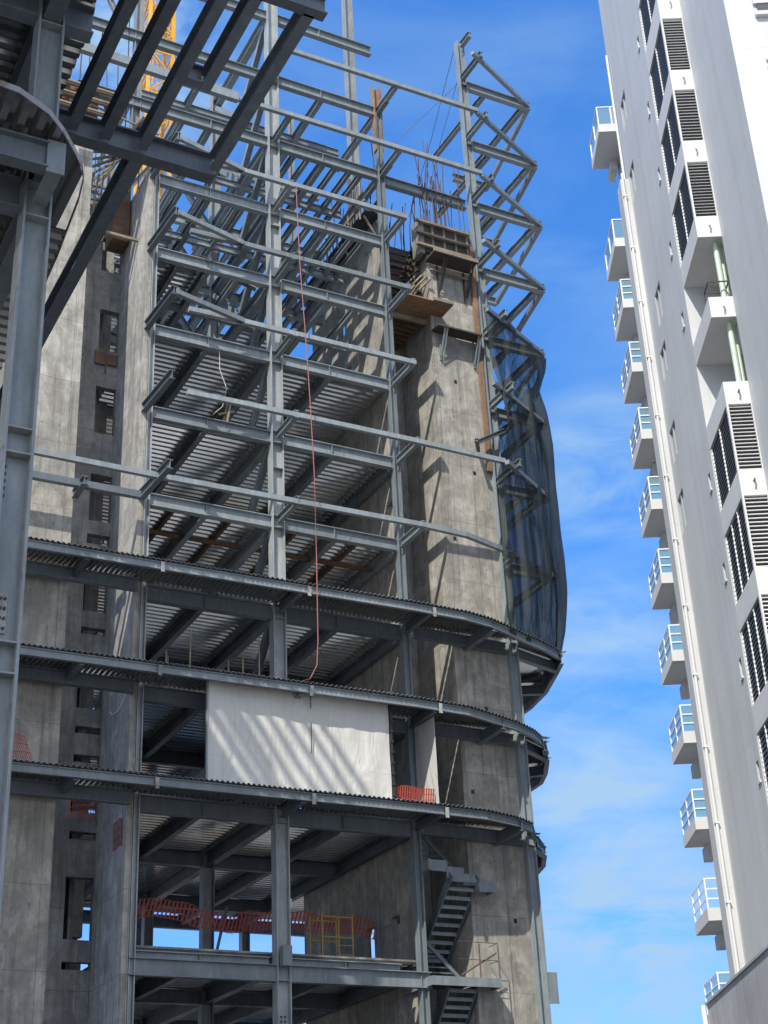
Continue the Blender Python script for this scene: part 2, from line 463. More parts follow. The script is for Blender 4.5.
# ------------------------------------------------------------------ mesh helpers
Z = V((0, 0, 1))
class MB:
    def __init__(s):
        s.v, s.f = [], []
    def quad(s, *p):
        n = len(s.v)
        s.v += [V(q) for q in p]
        s.f.append(tuple(range(n, n + len(p))))
        return s
    def box(s, x0, x1, y0, y1, z0, z1):
        n = len(s.v)
        s.v += [V((x, y, z)) for z in (z0, z1) for y in (y0, y1) for x in (x0, x1)]
        s.f += [tuple(n + i for i in q) for q in ((0, 2, 3, 1), (4, 5, 7, 6), (0, 1, 5, 4), (2, 6, 7, 3), (0, 4, 6, 2), (1, 3, 7, 5))]
        return s
    def prism(s, prof, p0, p1, up=Z):
        """closed profile [(a,b)] (a sideways, b up) swept from p0 to p1"""
        p0, p1 = V(p0), V(p1)
        d = (p1 - p0).normalized()
        side = d.cross(up)
        if side.length < 1e-4:
            side = d.cross(V((0, 1, 0)))
        side.normalize()
        u = side.cross(d).normalized()
        n, k = len(s.v), len(prof)
        for p in (p0, p1):
            s.v += [p + side * a + u * b for a, b in prof]
        s.f += [(n + i, n + (i + 1) % k, n + k + (i + 1) % k, n + k + i) for i in range(k)]
        s.f.append(tuple(n + i for i in reversed(range(k))))
        s.f.append(tuple(n + k + i for i in range(k)))
        return s
    def bar(s, p0, p1, a, b, up=Z):
        return s.prism([(-a / 2, -b / 2), (a / 2, -b / 2), (a / 2, b / 2), (-a / 2, b / 2)], p0, p1, up)
    def beam(s, p0, p1, h, bf, tf=0.03, tw=0.018, up=Z):
        A, B = bf / 2, h / 2
        c = tw / 2
        pr = [(-A, -B), (A, -B), (A, -B + tf), (c, -B + tf), (c, B - tf), (A, B - tf), (A, B), (-A, B), (-A, B - tf), (-c, B - tf), (-c, -B + tf), (-A, -B + tf)]
        return s.prism(pr, p0, p1, up)
    def tube(s, pts, r, n=6):
        pts = [V(p) for p in pts]
        base = len(s.v)
        for i, p in enumerate(pts):
            d = (pts[min(i + 1, len(pts) - 1)] - pts[max(i - 1, 0)]).normalized()
            a = d.cross(Z)
            if a.length < 1e-3:
                a = d.cross(V((1, 0, 0)))
            a.normalize()
            b = a.cross(d)
            s.v += [p + a * math.cos(6.2832 * k / n) * r + b * math.sin(6.2832 * k / n) * r for k in range(n)]
        for i in range(len(pts) - 1):
            for k in range(n):
                s.f.append((base + i * n + k, base + i * n + (k + 1) % n, base + (i + 1) * n + (k + 1) % n, base + (i + 1) * n + k))
        s.f.append(tuple(base + k for k in reversed(range(n))))
        s.f.append(tuple(base + (len(pts) - 1) * n + k for k in range(n)))
        return s
    def pathbeam(s, pts, h, bf, top=True):
        """a bent beam: one I length per stretch"""
        for a, b in zip(pts, pts[1:]):
            s.beam(a, b, h, bf)
        return s
    def boxpath(s, pts, h, bf):
        for a, b in zip(pts, pts[1:]):
            s.bar(a, b, bf, h)
        return s
    def slabpoly(s, poly, z0, z1):
        n, k = len(s.v), len(poly)
        s.v += [V((x, y, z0)) for x, y in poly] + [V((x, y, z1)) for x, y in poly]
        s.f.append(tuple(n + i for i in reversed(range(k))))
        s.f.append(tuple(n + k + i for i in range(k)))
        s.f += [(n + i, n + (i + 1) % k, n + k + (i + 1) % k, n + k + i) for i in range(k)]
        return s
    def deck(s, u0, u1, lo, hi, z, axis='X', period=0.30, depth=0.115, thick=0.016, jag=0.0):
        """ribbed metal sheet; ribs run along `axis`, the profile repeats over u; lo/hi give the rib ends"""
        us = []
        u, ph = u0, 0
        fr = (0.0, 0.40, 0.50, 0.77)
        hs = (0, 0, 1, 1)
        while u < u1:
            for a, h in zip(fr, hs):
                x = u + a * period
                if x <= u1:
                    us.append((x, h * depth))
            u += period
        n = len(us)
        base = len(s.v)
        for layer in (0, thick):
            for x, h in us:
                a, b_ = lo(x), hi(x)
                if jag:
                    a -= jag * (0.5 + 0.5 * math.sin(x * 37.1))
                for e in (a, b_):
                    p = (e, x, z + h + layer) if axis == 'X' else (x, e, z + h + layer)
                    s.v.append(V(p))
        m = 2 * n
        for i in range(n - 1):
            a = base + 2 * i
            s.f.append((a, a + 1, a + 3, a + 2))
            s.f.append((a + m, a + m + 2, a + m + 3, a + m + 1))
            s.f.append((a, a + 2, a + m + 2, a + m))
            s.f.append((a + 1, a + m + 1, a + m + 3, a + 3))
        return s

def new(name, mb, m, base=V((0, 0, 0)), parent=None, label=None):
    me = bpy.data.meshes.new(name)
    me.from_pydata([tuple(p - base) for p in mb.v], [], mb.f)
    me.materials.append(m)
    me.validate()
    o = bpy.data.objects.new(name, me)
    C.collection.objects.link(o)
    if parent:
        o.parent = parent
    if label:
        o['label'] = label
    return o
SPLIT = {'stiffener_plate', 'clip_plate', 'slat_board', 'knee_brace', 'waler', 'stud', 'tread', 'stringer', 'loose_timber', 'cross_timber', 'prop', 'tie_plate', 'loose_deck_end', 'bolt', 'bearer', 'clamp_arm', 'shoring_timber', 'rusty_face', 'ledge', 'flange_face'}
def islands(mb):
    par = list(range(len(mb.v)))
    def fd(i):
        while par[i] != i:
            par[i] = par[par[i]]
            i = par[i]
        return i
    for f in mb.f:
        for a in f[1:]:
            par[fd(a)] = fd(f[0])
    groups = {}
    for f in mb.f:
        groups.setdefault(fd(f[0]), []).append(f)
    res = []
    for fs in groups.values():
        idx = {}
        p = MB()
        for f in fs:
            q = []
            for i in f:
                if i not in idx:
                    idx[i] = len(p.v)
                    p.v.append(mb.v[i])
                q.append(idx[i])
            p.f.append(tuple(q))
        res.append(p)
    return res
class Thing:
    def __init__(s, name, label, cat, base=(0, 0, 0), group=None, rotz=0.0):
        s.base = V(base)
        o = bpy.data.objects.new(name, None)
        C.collection.objects.link(o)
        o.location = s.base
        o['label'] = label
        o['category'] = cat
        if group:
            o['group'] = group
        s.o = o
    def part(s, name, mb, m, parent=None, label=None):
        if name in SPLIT:
            for piece in islands(mb):
                o = new(name, piece, m, s.base, parent or s.o, label)
            return o
        return new(name, mb, m, s.base, parent or s.o, label)
def single(name, mb, m, label, cat, base=None, group=None):
    base = V(base) if base is not None else sum(mb.v, V()) / len(mb.v)
    o = new(name, mb, m, base)
    o.location = base
    o['label'] = label
    o['category'] = cat
    if group:
        o['group'] = group
    return o
def struct(name, mb, m):
    o = new(name, mb, m)
    o['kind'] = 'structure'
    return o
def lerp(a, b, t):
    return a + (b - a) * t
def pl(pts):
    """piecewise linear y(x)"""
    def f(x):
        if x <= pts[0][0]:
            return pts[0][1]
        for (a, b), (c, d) in zip(pts, pts[1:]):
            if x <= c:
                return b + (d - b) * (x - a) / (c - a)
        return pts[-1][1]
    return f
def wallcells(mb, us, zs, holes, place):
    """wall of cells on a (u,z) grid leaving holes open; place(u0,u1,z0,z1) adds one solid cell"""
    for i in range(len(us) - 1):
        for j in range(len(zs) - 1):
            cu, cz = (us[i] + us[i + 1]) / 2, (zs[j] + zs[j + 1]) / 2
            if not any(h[0] < cu < h[1] and h[2] < cz < h[3] for h in holes):
                place(us[i], us[i + 1], zs[j], zs[j + 1])
def grid(lo, hi, holes, k):
    return sorted({lo, hi} | {h[k] for h in holes} | {h[k + 1] for h in holes})
def rects(mb, u0, u1, z0, z1, holes, face):
    """faces around rectangular holes, split only in z bands (keeps walls one clean sheet)"""
    zs = grid(z0, z1, holes, 2)
    for a, b in zip(zs, zs[1:]):
        hs = sorted(h for h in holes if h[2] < (a + b) / 2 < h[3])
        u = u0
        for h in hs:
            if h[0] > u + 1e-6:
                face(u, h[0], a, b)
            u = h[1]
        if u1 > u + 1e-6:
            face(u, u1, a, b)

# ------------------------------------------------------------------ ground
struct('ground', MB().quad((-3000, -3000, 0), (3000, -3000, 0), (3000, 3000, 0), (-3000, 3000, 0)), M_GROUND)
struct('low_bounce_ground', MB().quad((-40, 6, 0.002), (60, 6, 0.002), (60, 120, 0.002), (-40, 120, 0.002)), M_LOWBOUNCE)  # unseen dark ground added to cut light bounced onto the lower floors
mb = MB()
d = V((math.sin(HEAD), math.cos(HEAD), 0))
s_ = V((d.y, -d.x, 0))
def strip(a0, a1, b0, b1, z):
    return [tuple(d * p + s_ * q + V((0, 0, z))) for p, q in ((a0, b0), (a0, b1), (a1, b1), (a1, b0))]
struct('road', MB().quad(*strip(-4, 6, -300, 300, 0.004)), M_ROAD)
mb = MB()
q0, q1 = strip(-7, -4, -300, 300, 0.0), strip(-7, -4, -300, 300, 0.13)
for pa, pb in ((q0, q1),):
    mb.quad(*pb)
    for i in range(4):
        mb.quad(pa[i], pa[(i + 1) % 4], pb[(i + 1) % 4], pb[i])
struct('pavement', mb, M_PAVE)

# ================================================================== UNFINISHED BUILDING
YF = 43.0
TOP = {n: 25.5 + 3.41 * (n - 5) for n in range(5, 14)}
TOP[4], TOP[3], TOP[2], TOP[1] = 22.1, 18.62, 15.08, 10.22
XL, XA, XC, XB = 14.2, 18.88, 23.85, 28.2
B = Thing('unfinished_building', 'unfinished building of grey steel beams and bare concrete walls, open to the sky above', 'building', (20, 43, 0))

# ---- concrete: left core
PX1 = 11.75
core = B.part('concrete_core', MB().box(-1.0, PX1, 43.0, 43.4, 0, 40.6), M_CONC, label='stained grey concrete core at the left with a column of openings')
YR = 45.85
def zc(y, x=100):
    return None
holes = []
def hole(x0, x1, z0, z1):
    holes.append((x0, x1, z0, z1))
H = [(13.11, 13.90, 36.30, 37.84), (13.15, 13.90, 32.71, 34.53), (13.14, 13.90, 29.16, 31.13), (13.12, 13.90, 25.63, 27.48),
     (13.10, 13.90, 24.73, 25.11), (13.08, 13.90, 22.19, 23.72), (13.06, 13.90, 21.35, 21.60), (13.04, 13.90, 18.72, 19.97),
     (13.03, 13.90, 17.86, 18.10), (13.03, 13.90, 16.88, 17.14), (13.02, 13.90, 15.23, 15.98), (13.02, 13.90, 14.36, 14.61),
     (12.99, 13.90, 11.26, 13.18), (12.99, 13.90, 10.36, 10.60)]
mb = MB()
def face(a, b, c, d):
    mb.box(a, b, YR, YR + 0.28, c, d)
rects(mb, PX1, 13.9, 0, 39.6, H, face)
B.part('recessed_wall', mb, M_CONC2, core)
mb = MB()                                           # shaft behind the openings
mb.box(PX1 - 0.3, PX1, YR + 0.283, 49.2, 0, 39.6).box(PX1, 13.50, 48.9, 49.2, 0, 39.6)
for a, b in ((0, 11.3), (12.0, 32.8), (33.5, 39.6)):
    mb.box(13.503, 14.5, 48.9, 49.2, a, b)
mb.box(13.45, 13.62, 47.0, 48.897, 0, 39.6)
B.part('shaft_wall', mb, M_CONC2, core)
mb = MB()                                           # L-shaped return wall, lit on its left face
mb.box(13.9, 14.1, 42.85, YR + 0.28, 0, 39.25)
B.part('return_wall', mb, M_CONC, core, label='thin concrete wall with shadow streaks beside the openings')
mb = MB()                                           # board across an opening, loose timbers
mb.box(13.02, 13.40, YR - 0.10, YR - 0.03, 32.05, 32.62).box(13.42, 13.86, YR - 0.12, YR - 0.05, 32.08, 32.55).box(13.40, 13.45, YR - 0.16, YR - 0.13, 31.7, 32.75)
B.part('timber_shutter', mb, M_BROWN, core)

# ---- concrete: right core
CX0, CX1, CY = 25.9, 28.15, 43.05
rcore = B.part('concrete_tower', MB().box(CX0, CX1, CY, 47.6, 0, 39.7), M_CONC, label='sunlit bare concrete tower at the right end of the building')
mb = MB().box(24.25, CX0 - 0.003, 45.72, 46.0, 0, 38.2)
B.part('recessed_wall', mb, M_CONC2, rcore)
# ---- concrete: wall between them, seen on its left face
mb = MB()
CH = [(46.5, 47.15, 33.1, 35.3), (44.6, 45.25, 12.1, 12.4), (46.5, 47.2, 10.75, 12.4), (43.6, 44.1, 27.2, 27.5)]
def face(a, b, c, d):
    mb.box(24.02, 24.25, a, b, c, d)
rects(mb, 43.25, 52.2, 0, 36.2, [h for h in CH], face)
def face2(a, b, c, d):
    mb.box(24.02, 24.25, a, b, c, d)
rects(mb, 43.25, 50.2, 36.2, 40.9, [(47.0, 47.6, 37.0, 38.2)], face2)
cwall = B.part('shear_wall', mb, M_CONC, label='long concrete shear wall running back into the floors')

# ---- starter bars on the three wall tops
def rebars(parent, spots, h0, h1):
    for x, y, z in spots:
        h = rnd.uniform(h0, h1)
        lean = V((rnd.uniform(-.07, .07), rnd.uniform(-.07, .07), 0))
        p = V((x, y, z - 0.1))
        B.part('rebar', MB().tube([p, p + Z * h * .5 + lean * .4, p + Z * h + lean * h], 0.022, 4), M_REBAR, parent)
rebars(rcore, [(lerp(CX0 + .05, CX1 - .1, i / 33) + rnd.uniform(-.03, .03), CY + rnd.choice((0.1, 0.35, 2.2, 4.3)), 39.7) for i in range(34)], 3.0, 5.9)
rebars(rcore, [(CX0 + rnd.choice((.08, .3)), lerp(CY, 47.4, i / 9), 39.7) for i in range(10)], 3.0, 5.2)
rebars(cwall, [(24.13 + rnd.uniform(-.06, .06), lerp(43.4, 50.0, i / 25) + rnd.uniform(-.08, .08), 40.9) for i in range(26)], 2.0, 4.2)
rebars(rcore, [(lerp(24.3, 25.8, i / 9), 45.85 + rnd.uniform(-.1, .1), 38.2) for i in range(10)], 3.5, 6.0)
rebars(core, [(lerp(9.6, 13.4, i / 10), 43.2 + rnd.uniform(-.1, .1), 40.6) for i in range(11)], 3.5, 6.0)
rebars(core, [(lerp(PX1, 13.8, i / 9), YR + .14 + rnd.uniform(-.1, .1), 39.6) for i in range(6)], 1.5, 3.6)
rebars(core, [(14.0, lerp(43.0, 46, i / 2), 39.25) for i in range(3)], 0.5, 1.4)

# ---- columns
def column(x, y, z0, z1, h=0.46, bf=0.42, m=None, label=None, joints=()):
    o = B.part('column', MB().beam((x, y, z0), (x, y, z1), h, bf, 0.035, 0.03, up=V((1, 0, 0))), m or M_COL, label=label)
    if joints:
        s = MB()
        for z in joints:
            s.box(x - h / 2 + .036, x + h / 2 - .036, y - bf / 2 + .01, y - .017, z - .012, z + .012)
        B.part('stiffener_plate', s, M_STEEL, o)
    return o
JA = [z - k for n in (1, 2, 4, 5, 6, 7, 8, 9, 10, 11) for z in (TOP[n],) for k in (0.0, 0.46)] + [TOP[6] - 1.5, TOP[9] - 1.0]
cA = column(XA + .13, YF, 0, 54.5, 0.46, 0.40, joints=JA, label='tall grey steel column standing clear of the concrete in the middle of the front')
mb = MB().box(XA - .02, XA + .28, YF - .46, YF - .2, 10.15, 10.75)
B.part('splice_box', mb, M_STEEL, cA)
mb = MB()
for i in range(2):
    for j in range(4):
        mb.box(XA + .06 + i * .12, XA + .11 + i * .12, YF - .05, YF - .015, 8.3 + j * .13, 8.36 + j * .13)
B.part('bolt', mb, M_BOLT, cA)
column(14.22, YF - .02, 0, 39.9, 0.2, 0.28, M_COL)
cC = column(XC + .02, YF - .02, 0, 45.6, 0.26, 0.28, M_STEEL, label='steel column against the end of the concrete shear wall')
B.part('rusty_face', MB().box(XC - .16, XC - .133, YF - .17, YF + .13, 43.6, 47.2).box(XC + .173, XC + .20, YF - .17, YF + .13, 43.6, 47.2).box(XC - .13, XC + .17, YF - .03, YF - .01, 45.6, 47.0), M_RUST, cC)
cB = column(XB + .10, YF - .05, 0, 51.5, 0.36, 0.30, M_STEEL, joints=[TOP[n] - k for n in range(2, 13) for k in (0.0, 0.45)], label='steel column at the outer edge of the concrete tower, tallest at the right')
B.part('rusty_angle', MB().box(XB - .33, XB - .13, YF - .14, YF - .02, 29.2, 39.9), M_RUST, cB, label='rust brown steel strip down the column')
B.part('stub_arm', MB().beam((XB + .1, YF - .24, 51.2), (XB + .1, YF - 1.0, 51.2), .3, .2), M_STEEL, cB)
mb = MB().box(XB + .3, XB + .62, YF - .25, YF - .22, 9.4, 10.4).box(XB + .3, XB + .33, YF - .22, YF + .1, 9.4, 10.4)
B.part('connection_plate', mb, M_STEEL, cB)
column(XA, 49.0, 0, 50.5, 0.42, 0.36)
column(XA, 55.2, 0, 47.0, 0.36, 0.34)
column(14.3, 49.5, 0, 46.5, 0.36, 0.34)
column(14.3, 55.2, 0, 46.5, 0.36, 0.34)
cE = column(XB + .1, 53.7, 36, 68, 0.46, 0.42)
B.part('rusty_face', MB().box(XB - .24, XB - .21, 53.5, 53.8, 46.5, 51.6), M_RUST2, cE)
column(23.9, 51.8, 40, 52.6, 0.24, 0.22)
column(13.33, YF + .1, 39.0, 50.5, 0.34, 0.3)
column(24.2, 58.5, 0, 22, 0.36, 0.34)
column(19.62, 58.5, 0, 15, 0.6, 0.34)

# ---- beams of each floor
def fb(x0, x1, y, ztop, h=0.46, bf=0.24, m=None, name='front_beam', lab=None):
    x0 += .0
    o = B.part(name, MB().beam((x0, y, ztop - h / 2), (x1, y, ztop - h / 2), h, bf), m or M_STEEL, label=lab)
    return o
for n in range(5, 13):
    z = TOP[n]
    if n <= 9:
        o = fb(14.34, XA - .115, YF, z)
    else:
        o = fb(11.0 if n < 12 else 10.0, XA - .115, YF, z)
    B.part('stiffener_plate', MB().box(16.35, 16.37, YF - .11, YF - .012, z - .42, z - .04), M_STEEL, o)
    if n <= 12:
        o = fb(XA + .37, XC - .14, YF, z)
        B.part('stiffener_plate', MB().box(21.2, 21.22, YF - .11, YF - .012, z - .42, z - .04), M_STEEL, o)
for n in (10,):
    fb(XC + .2, XB - .06, YF + .3, TOP[n] + .1)
for n in (4, 2):
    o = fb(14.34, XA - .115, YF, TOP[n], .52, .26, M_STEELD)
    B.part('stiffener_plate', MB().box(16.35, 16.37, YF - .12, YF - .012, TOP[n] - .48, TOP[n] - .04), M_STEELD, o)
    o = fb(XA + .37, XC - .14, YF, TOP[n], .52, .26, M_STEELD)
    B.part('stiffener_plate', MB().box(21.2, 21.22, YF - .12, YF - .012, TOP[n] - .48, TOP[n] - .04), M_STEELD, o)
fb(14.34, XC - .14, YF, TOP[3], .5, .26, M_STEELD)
# lowest visible floor: an outer beam with the floor's own beam above and behind it
fb(14.12, XA - .115, YF - .1, TOP[1], .50, .24)
fb(XA + .37, XC + .25, YF - .1, TOP[1], .50, .24)
for a, b in ((14.12, XA - .2), (XA + .37, 23.2)):
    o = fb(a, b, YF + .22, TOP[1] + .27, .50, .26)
    B.part('stiffener_plate', MB().box((a + b) / 2, (a + b) / 2 + .02, YF + .1, YF + .2, TOP[1] - .18, TOP[1] + .23), M_STEEL, o)
# beams along the building further back, and beams running back from the front
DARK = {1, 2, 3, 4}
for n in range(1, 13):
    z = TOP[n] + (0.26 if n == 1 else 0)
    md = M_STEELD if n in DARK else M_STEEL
    for y in (49.0, 55.2):
        if n >= 11 and y > 50 or n == 12:
            continue
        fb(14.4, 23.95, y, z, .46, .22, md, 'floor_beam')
    yb = 58.5 if n < 8 else 55.0
    for x in (XA, 16.4, 21.35):
        if n == 1 and x != XA:
            pass
        if n == 12 and x > 20:
            continue
        B.part('joist' if x != XA else 'girder', MB().beam((x, YF + .13, z - .2), (x, yb if n < 11 else 49.5, z - .2), .40 if x != XA else .50, .20 if x != XA else .28), md)
    if n >= 8:
        for y in (46.0, 52.0):
            if n < 12 and not (n == 11 and y > 50):
                fb(14.4, 23.5, y, z - .03, .32, .16, md, 'floor_beam')
        for x in (15.3, 17.6, 20.1, 22.6) + ((19.5, 20.7, 21.95, 23.1) if n in (9, 10, 11) else ()):
            if n < 12 or x < 18:
                B.part('joist', MB().beam((x, YF + (.13 if n < 11 else 6.1), z - .17), (x, yb, z - .17), .30, .15), M_STEEL)
    if n < 7:
        B.part('edge_beam', MB().beam((23.86, YF + .2, z - .2), (23.86, 52 if n > 2 else 58.5, z - .2), .44, .22), md)
fb(14.1, 29.0, 58.5, TOP[2], .5, .24, M_STEELD, 'floor_beam')
for n in (10, 11):
    B.part('joist', MB().beam((XC + .06, YF - .9, TOP[n] - .16), (XC + .06, 47.0, TOP[n] - .16), .34, .2), M_STEEL)

# ---- inverted V braces between the middle columns
for n in range(3, 12):
    z0, z1 = TOP[n], TOP[n + 1] - .5
    md = M_STEELD if n < 5 else M_STEEL
    for y0 in (43.25, 48.75):
        B.part('brace', MB().beam((XA, y0, z1), (XA, 46.0, z0 + .1), .24, .22, up=V((1, 0, 0))), md)
for n in (8, 9, 10):
    B.part('brace', MB().beam((19.2, 49.0, TOP[n]), (21.3, 49.0, TOP[n + 1] - .45), .2, .2), M_STEEL)
    B.part('brace', MB().beam((14.6, 55.2, TOP[n]), (18.6, 55.2, TOP[n + 1] - .45), .2, .2), M_STEEL)
    B.part('brace', MB().beam((14.6, 49.0, TOP[n]), (16.4, 49.0, TOP[n + 1] - .45), .2, .2), M_STEEL)
    B.part('brace', MB().beam((18.5, 49.0, TOP[n]), (16.5, 49.0, TOP[n + 1] - .45), .2, .2), M_STEEL)
B.part('brace', MB().beam((11.2, 43.6, 50.2), (12.9, 43.6, 46.4), .2, .2), M_STEEL)
B.part('brace', MB().beam((16.5, 44.5, TOP[8] + 1.2), (18.7, 43.9, TOP[8] + .1), .26, .26), M_CONC2, label='pale slanting member lying between the beams')

# ---- floor decks
for n in range(1, 8):
    z = TOP[n] + (0.30 if n == 1 else 0.04)
    yb = 58.3 if n < 3 else 55.0
    d_ = B.part('floor_deck', MB().deck(YF + .35, yb, lambda u: 14.12, lambda u: 24.0, z), M_DECK)
    B.part('slab', MB().box(14.13, 23.99, YF + .36, yb, z + .10, z + .16), M_CONC2, d_)
B.part('floor_deck', MB().deck(52.4, 58.3, lambda u: 24.1, lambda u: 29, TOP[2] + .04), M_DECK)
B.part('floor_deck', MB().deck(YF + .35, 46.2, lambda u: 14.12, lambda u: 16.3, TOP[8] + .04), M_DECK)
B.part('floor_deck', MB().deck(46.6, 54.5, lambda u: 18.9, lambda u: 21.2, TOP[8] + .04), M_DECK)
B.part('floor_deck', MB().deck(49.3, 54.5, lambda u: 14.2, lambda u: 18.5, TOP[8] + .04), M_DECK)
B.part('floor_deck', MB().deck(49.2, 54.8, lambda u: 14.4, lambda u: 18.5, TOP[9] + .04), M_DECK)
B.part('floor_deck', MB().deck(52.2, 54.8, lambda u: 14.4, lambda u: 17.4, TOP[10] + .04), M_DECK)
B.part('floor_deck', MB().deck(46.2, 48.8, lambda u: 14.4, lambda u: 16.2, TOP[9] + .04), M_DECK)
for y in (45.2, 47.4):                               # shoring under one floor
    for a, b in ((14.3, 18.6), (19.1, 23.9)):
        B.part('shoring_timber', MB().box(a, b, y, y + .12, TOP[5] - .28, TOP[5] - .14), M_BROWN)
for x in (15.4, 17.5, 20.0, 22.4):
    B.part('shoring_timber', MB().box(x, x + .12, 43.4, 50.5, TOP[5] - .13, TOP[5] + .02), M_BROWN)

# ---- outriggers and rim of the upper floors
YRIM = 41.2
def outrig(x, y0, y1, z, h=.30, bf=.17, m=None):
    return B.part('outrigger', MB().beam((x, y0, z - h / 2 - .03), (x, y1, z - h / 2 - .03), h, bf), m or M_STEEL)
def rim(pts, h=.20, bf=.16, m=None):
    return B.part('rim_beam', MB().boxpath([V(p) for p in pts], h * .92, bf), m or M_STEEL)
NOSE = {12: 31.85, 11: 31.88, 10: 31.78, 9: 31.55, 8: 31.15, 7: 30.9, 6: 30.66, 5: 30.63}
CORN = {12: 27.75, 11: 27.7, 10: 27.62, 9: 27.45, 8: 27.3, 7: 27.3, 6: 27.6, 5: 27.6}
for n in range(5, 12):
    z = TOP[n]
    zr = z - .2
    outrig(XA + .13, YF - .2, YRIM - .05, z)
    outrig(XC + .02, YF - .17, YRIM - .05, z)
    kink = 17.0
    if n == 5:
        rim([(6.0, 41.25, zr), (14.1, 41.35, zr), (XC, YRIM, zr), (25.7, YRIM + .1, zr), (CORN[5], 41.85, zr)])
    elif n == 6:
        rim([(15.0, YRIM + .1, zr), (kink, YRIM + .05, zr), (XC, YRIM, zr), (CORN[6], 41.25, zr)])
    elif n == 10 or n == 11:
        rim([(16.75 if n == 10 else XA + .1, YRIM, zr), (CORN[n], YRIM - .1, zr)])
    else:
        rim([(15.0, YRIM + .1, zr), (kink, YRIM + .05, zr), (XC + .12, YRIM, zr)])
    # left outrigger on the thin wall, reaching further out
    if n <= 9:
        B.part('outrigger', MB().beam((14.0, YF - .1, z - .2), (14.15, 40.4, z - .2), .34, .2), M_STEELD)
        if 7 <= n <= 9:
            rim([(14.2, 40.5, zr), (kink, YRIM, zr)])
rim([(9.0, 41.0, TOP[10] - .25), (16.75, 41.1, TOP[10] - .25)], .42, .22)
rim([(8.0, 42.3, TOP[5] - .5), (13.8, 42.3, TOP[5] - .5)], .26, .2, M_STEELD)
outrig(11.8, 43.0, 41.9, TOP[5] - .35, .3, .2, M_STEELD)
# nose truss at the right end
for n in range(5, 13):
    z = TOP[n] - .1
    N_ = V((NOSE[n], 43.0, z - .2))
    K_ = V((CORN[n], 41.1 if n > 5 else 41.85, z - .2))
    B.part('nose_beam', MB().beam((XB + .31, YF, z - .22), N_, .42, .24), M_STEEL)
    outrig(XB + .0, YF - .24, 41.1 if n > 5 else 41.9, z + .1)
    rim([K_, N_], .19, .17)
    if n >= 8:
        M_ = V((NOSE[n] + 1.1, 48.6, z - .3))
        rim([N_ + V((0, .1, 0)), M_], .22, .18)
        B.part('nose_beam', MB().beam((31.0, 48.6, z - .3), M_, .38, .22), M_STEEL)
    B.part('outrigger', MB().beam(N_ + V((-.25, .15, 0)), (NOSE[n] - .2, 48.5 if n >= 8 else 47.0, z - .25), .3, .2), M_STEEL)
    if n >= 6:
        B.part('outrigger', MB().beam((XB + 1.3, YF + .15, z - .3), (XB + 1.3, 47.8, z - .3), .26, .18), M_STEEL)

# ---- decked overhangs of the lower floors
RIMS = {4: [(5.5, 41.1), (9.9, 41.05), (14, 41.05), (23.2, 41.0), (25.3, 41.06), (26.4, 41.28), (27.2, 41.58), (28.3, 42.05), (29.45, 42.50), (30.55, 43.1)],
        3: [(5.5, 41.1), (9.9, 41.05), (14, 41.05), (23.2, 41.0), (25.2, 41.12), (26.2, 41.44), (27.5, 41.86), (28.6, 42.45), (29.4, 43.1)],
        2: [(5.5, 41.1), (9.9, 41.05), (14, 41.05), (23.2, 41.0), (25.6, 41.10), (26.9, 41.45), (27.9, 42.0), (28.8, 43.2)]}
BACK = {4: [(30.55, 43.1), (30.96, 44.1), (31.7, 46.0), (32.1, 47.8), (32.2, 49.2)],
        3: [(29.4, 43.1), (30.3, 44.3), (31.0, 45.5), (31.5, 46.6), (31.7, 48.2)],
        2: [(28.8, 43.2), (29.8, 44.3), (30.46, 45.4), (30.9, 46.6), (31.0, 47.4)]}
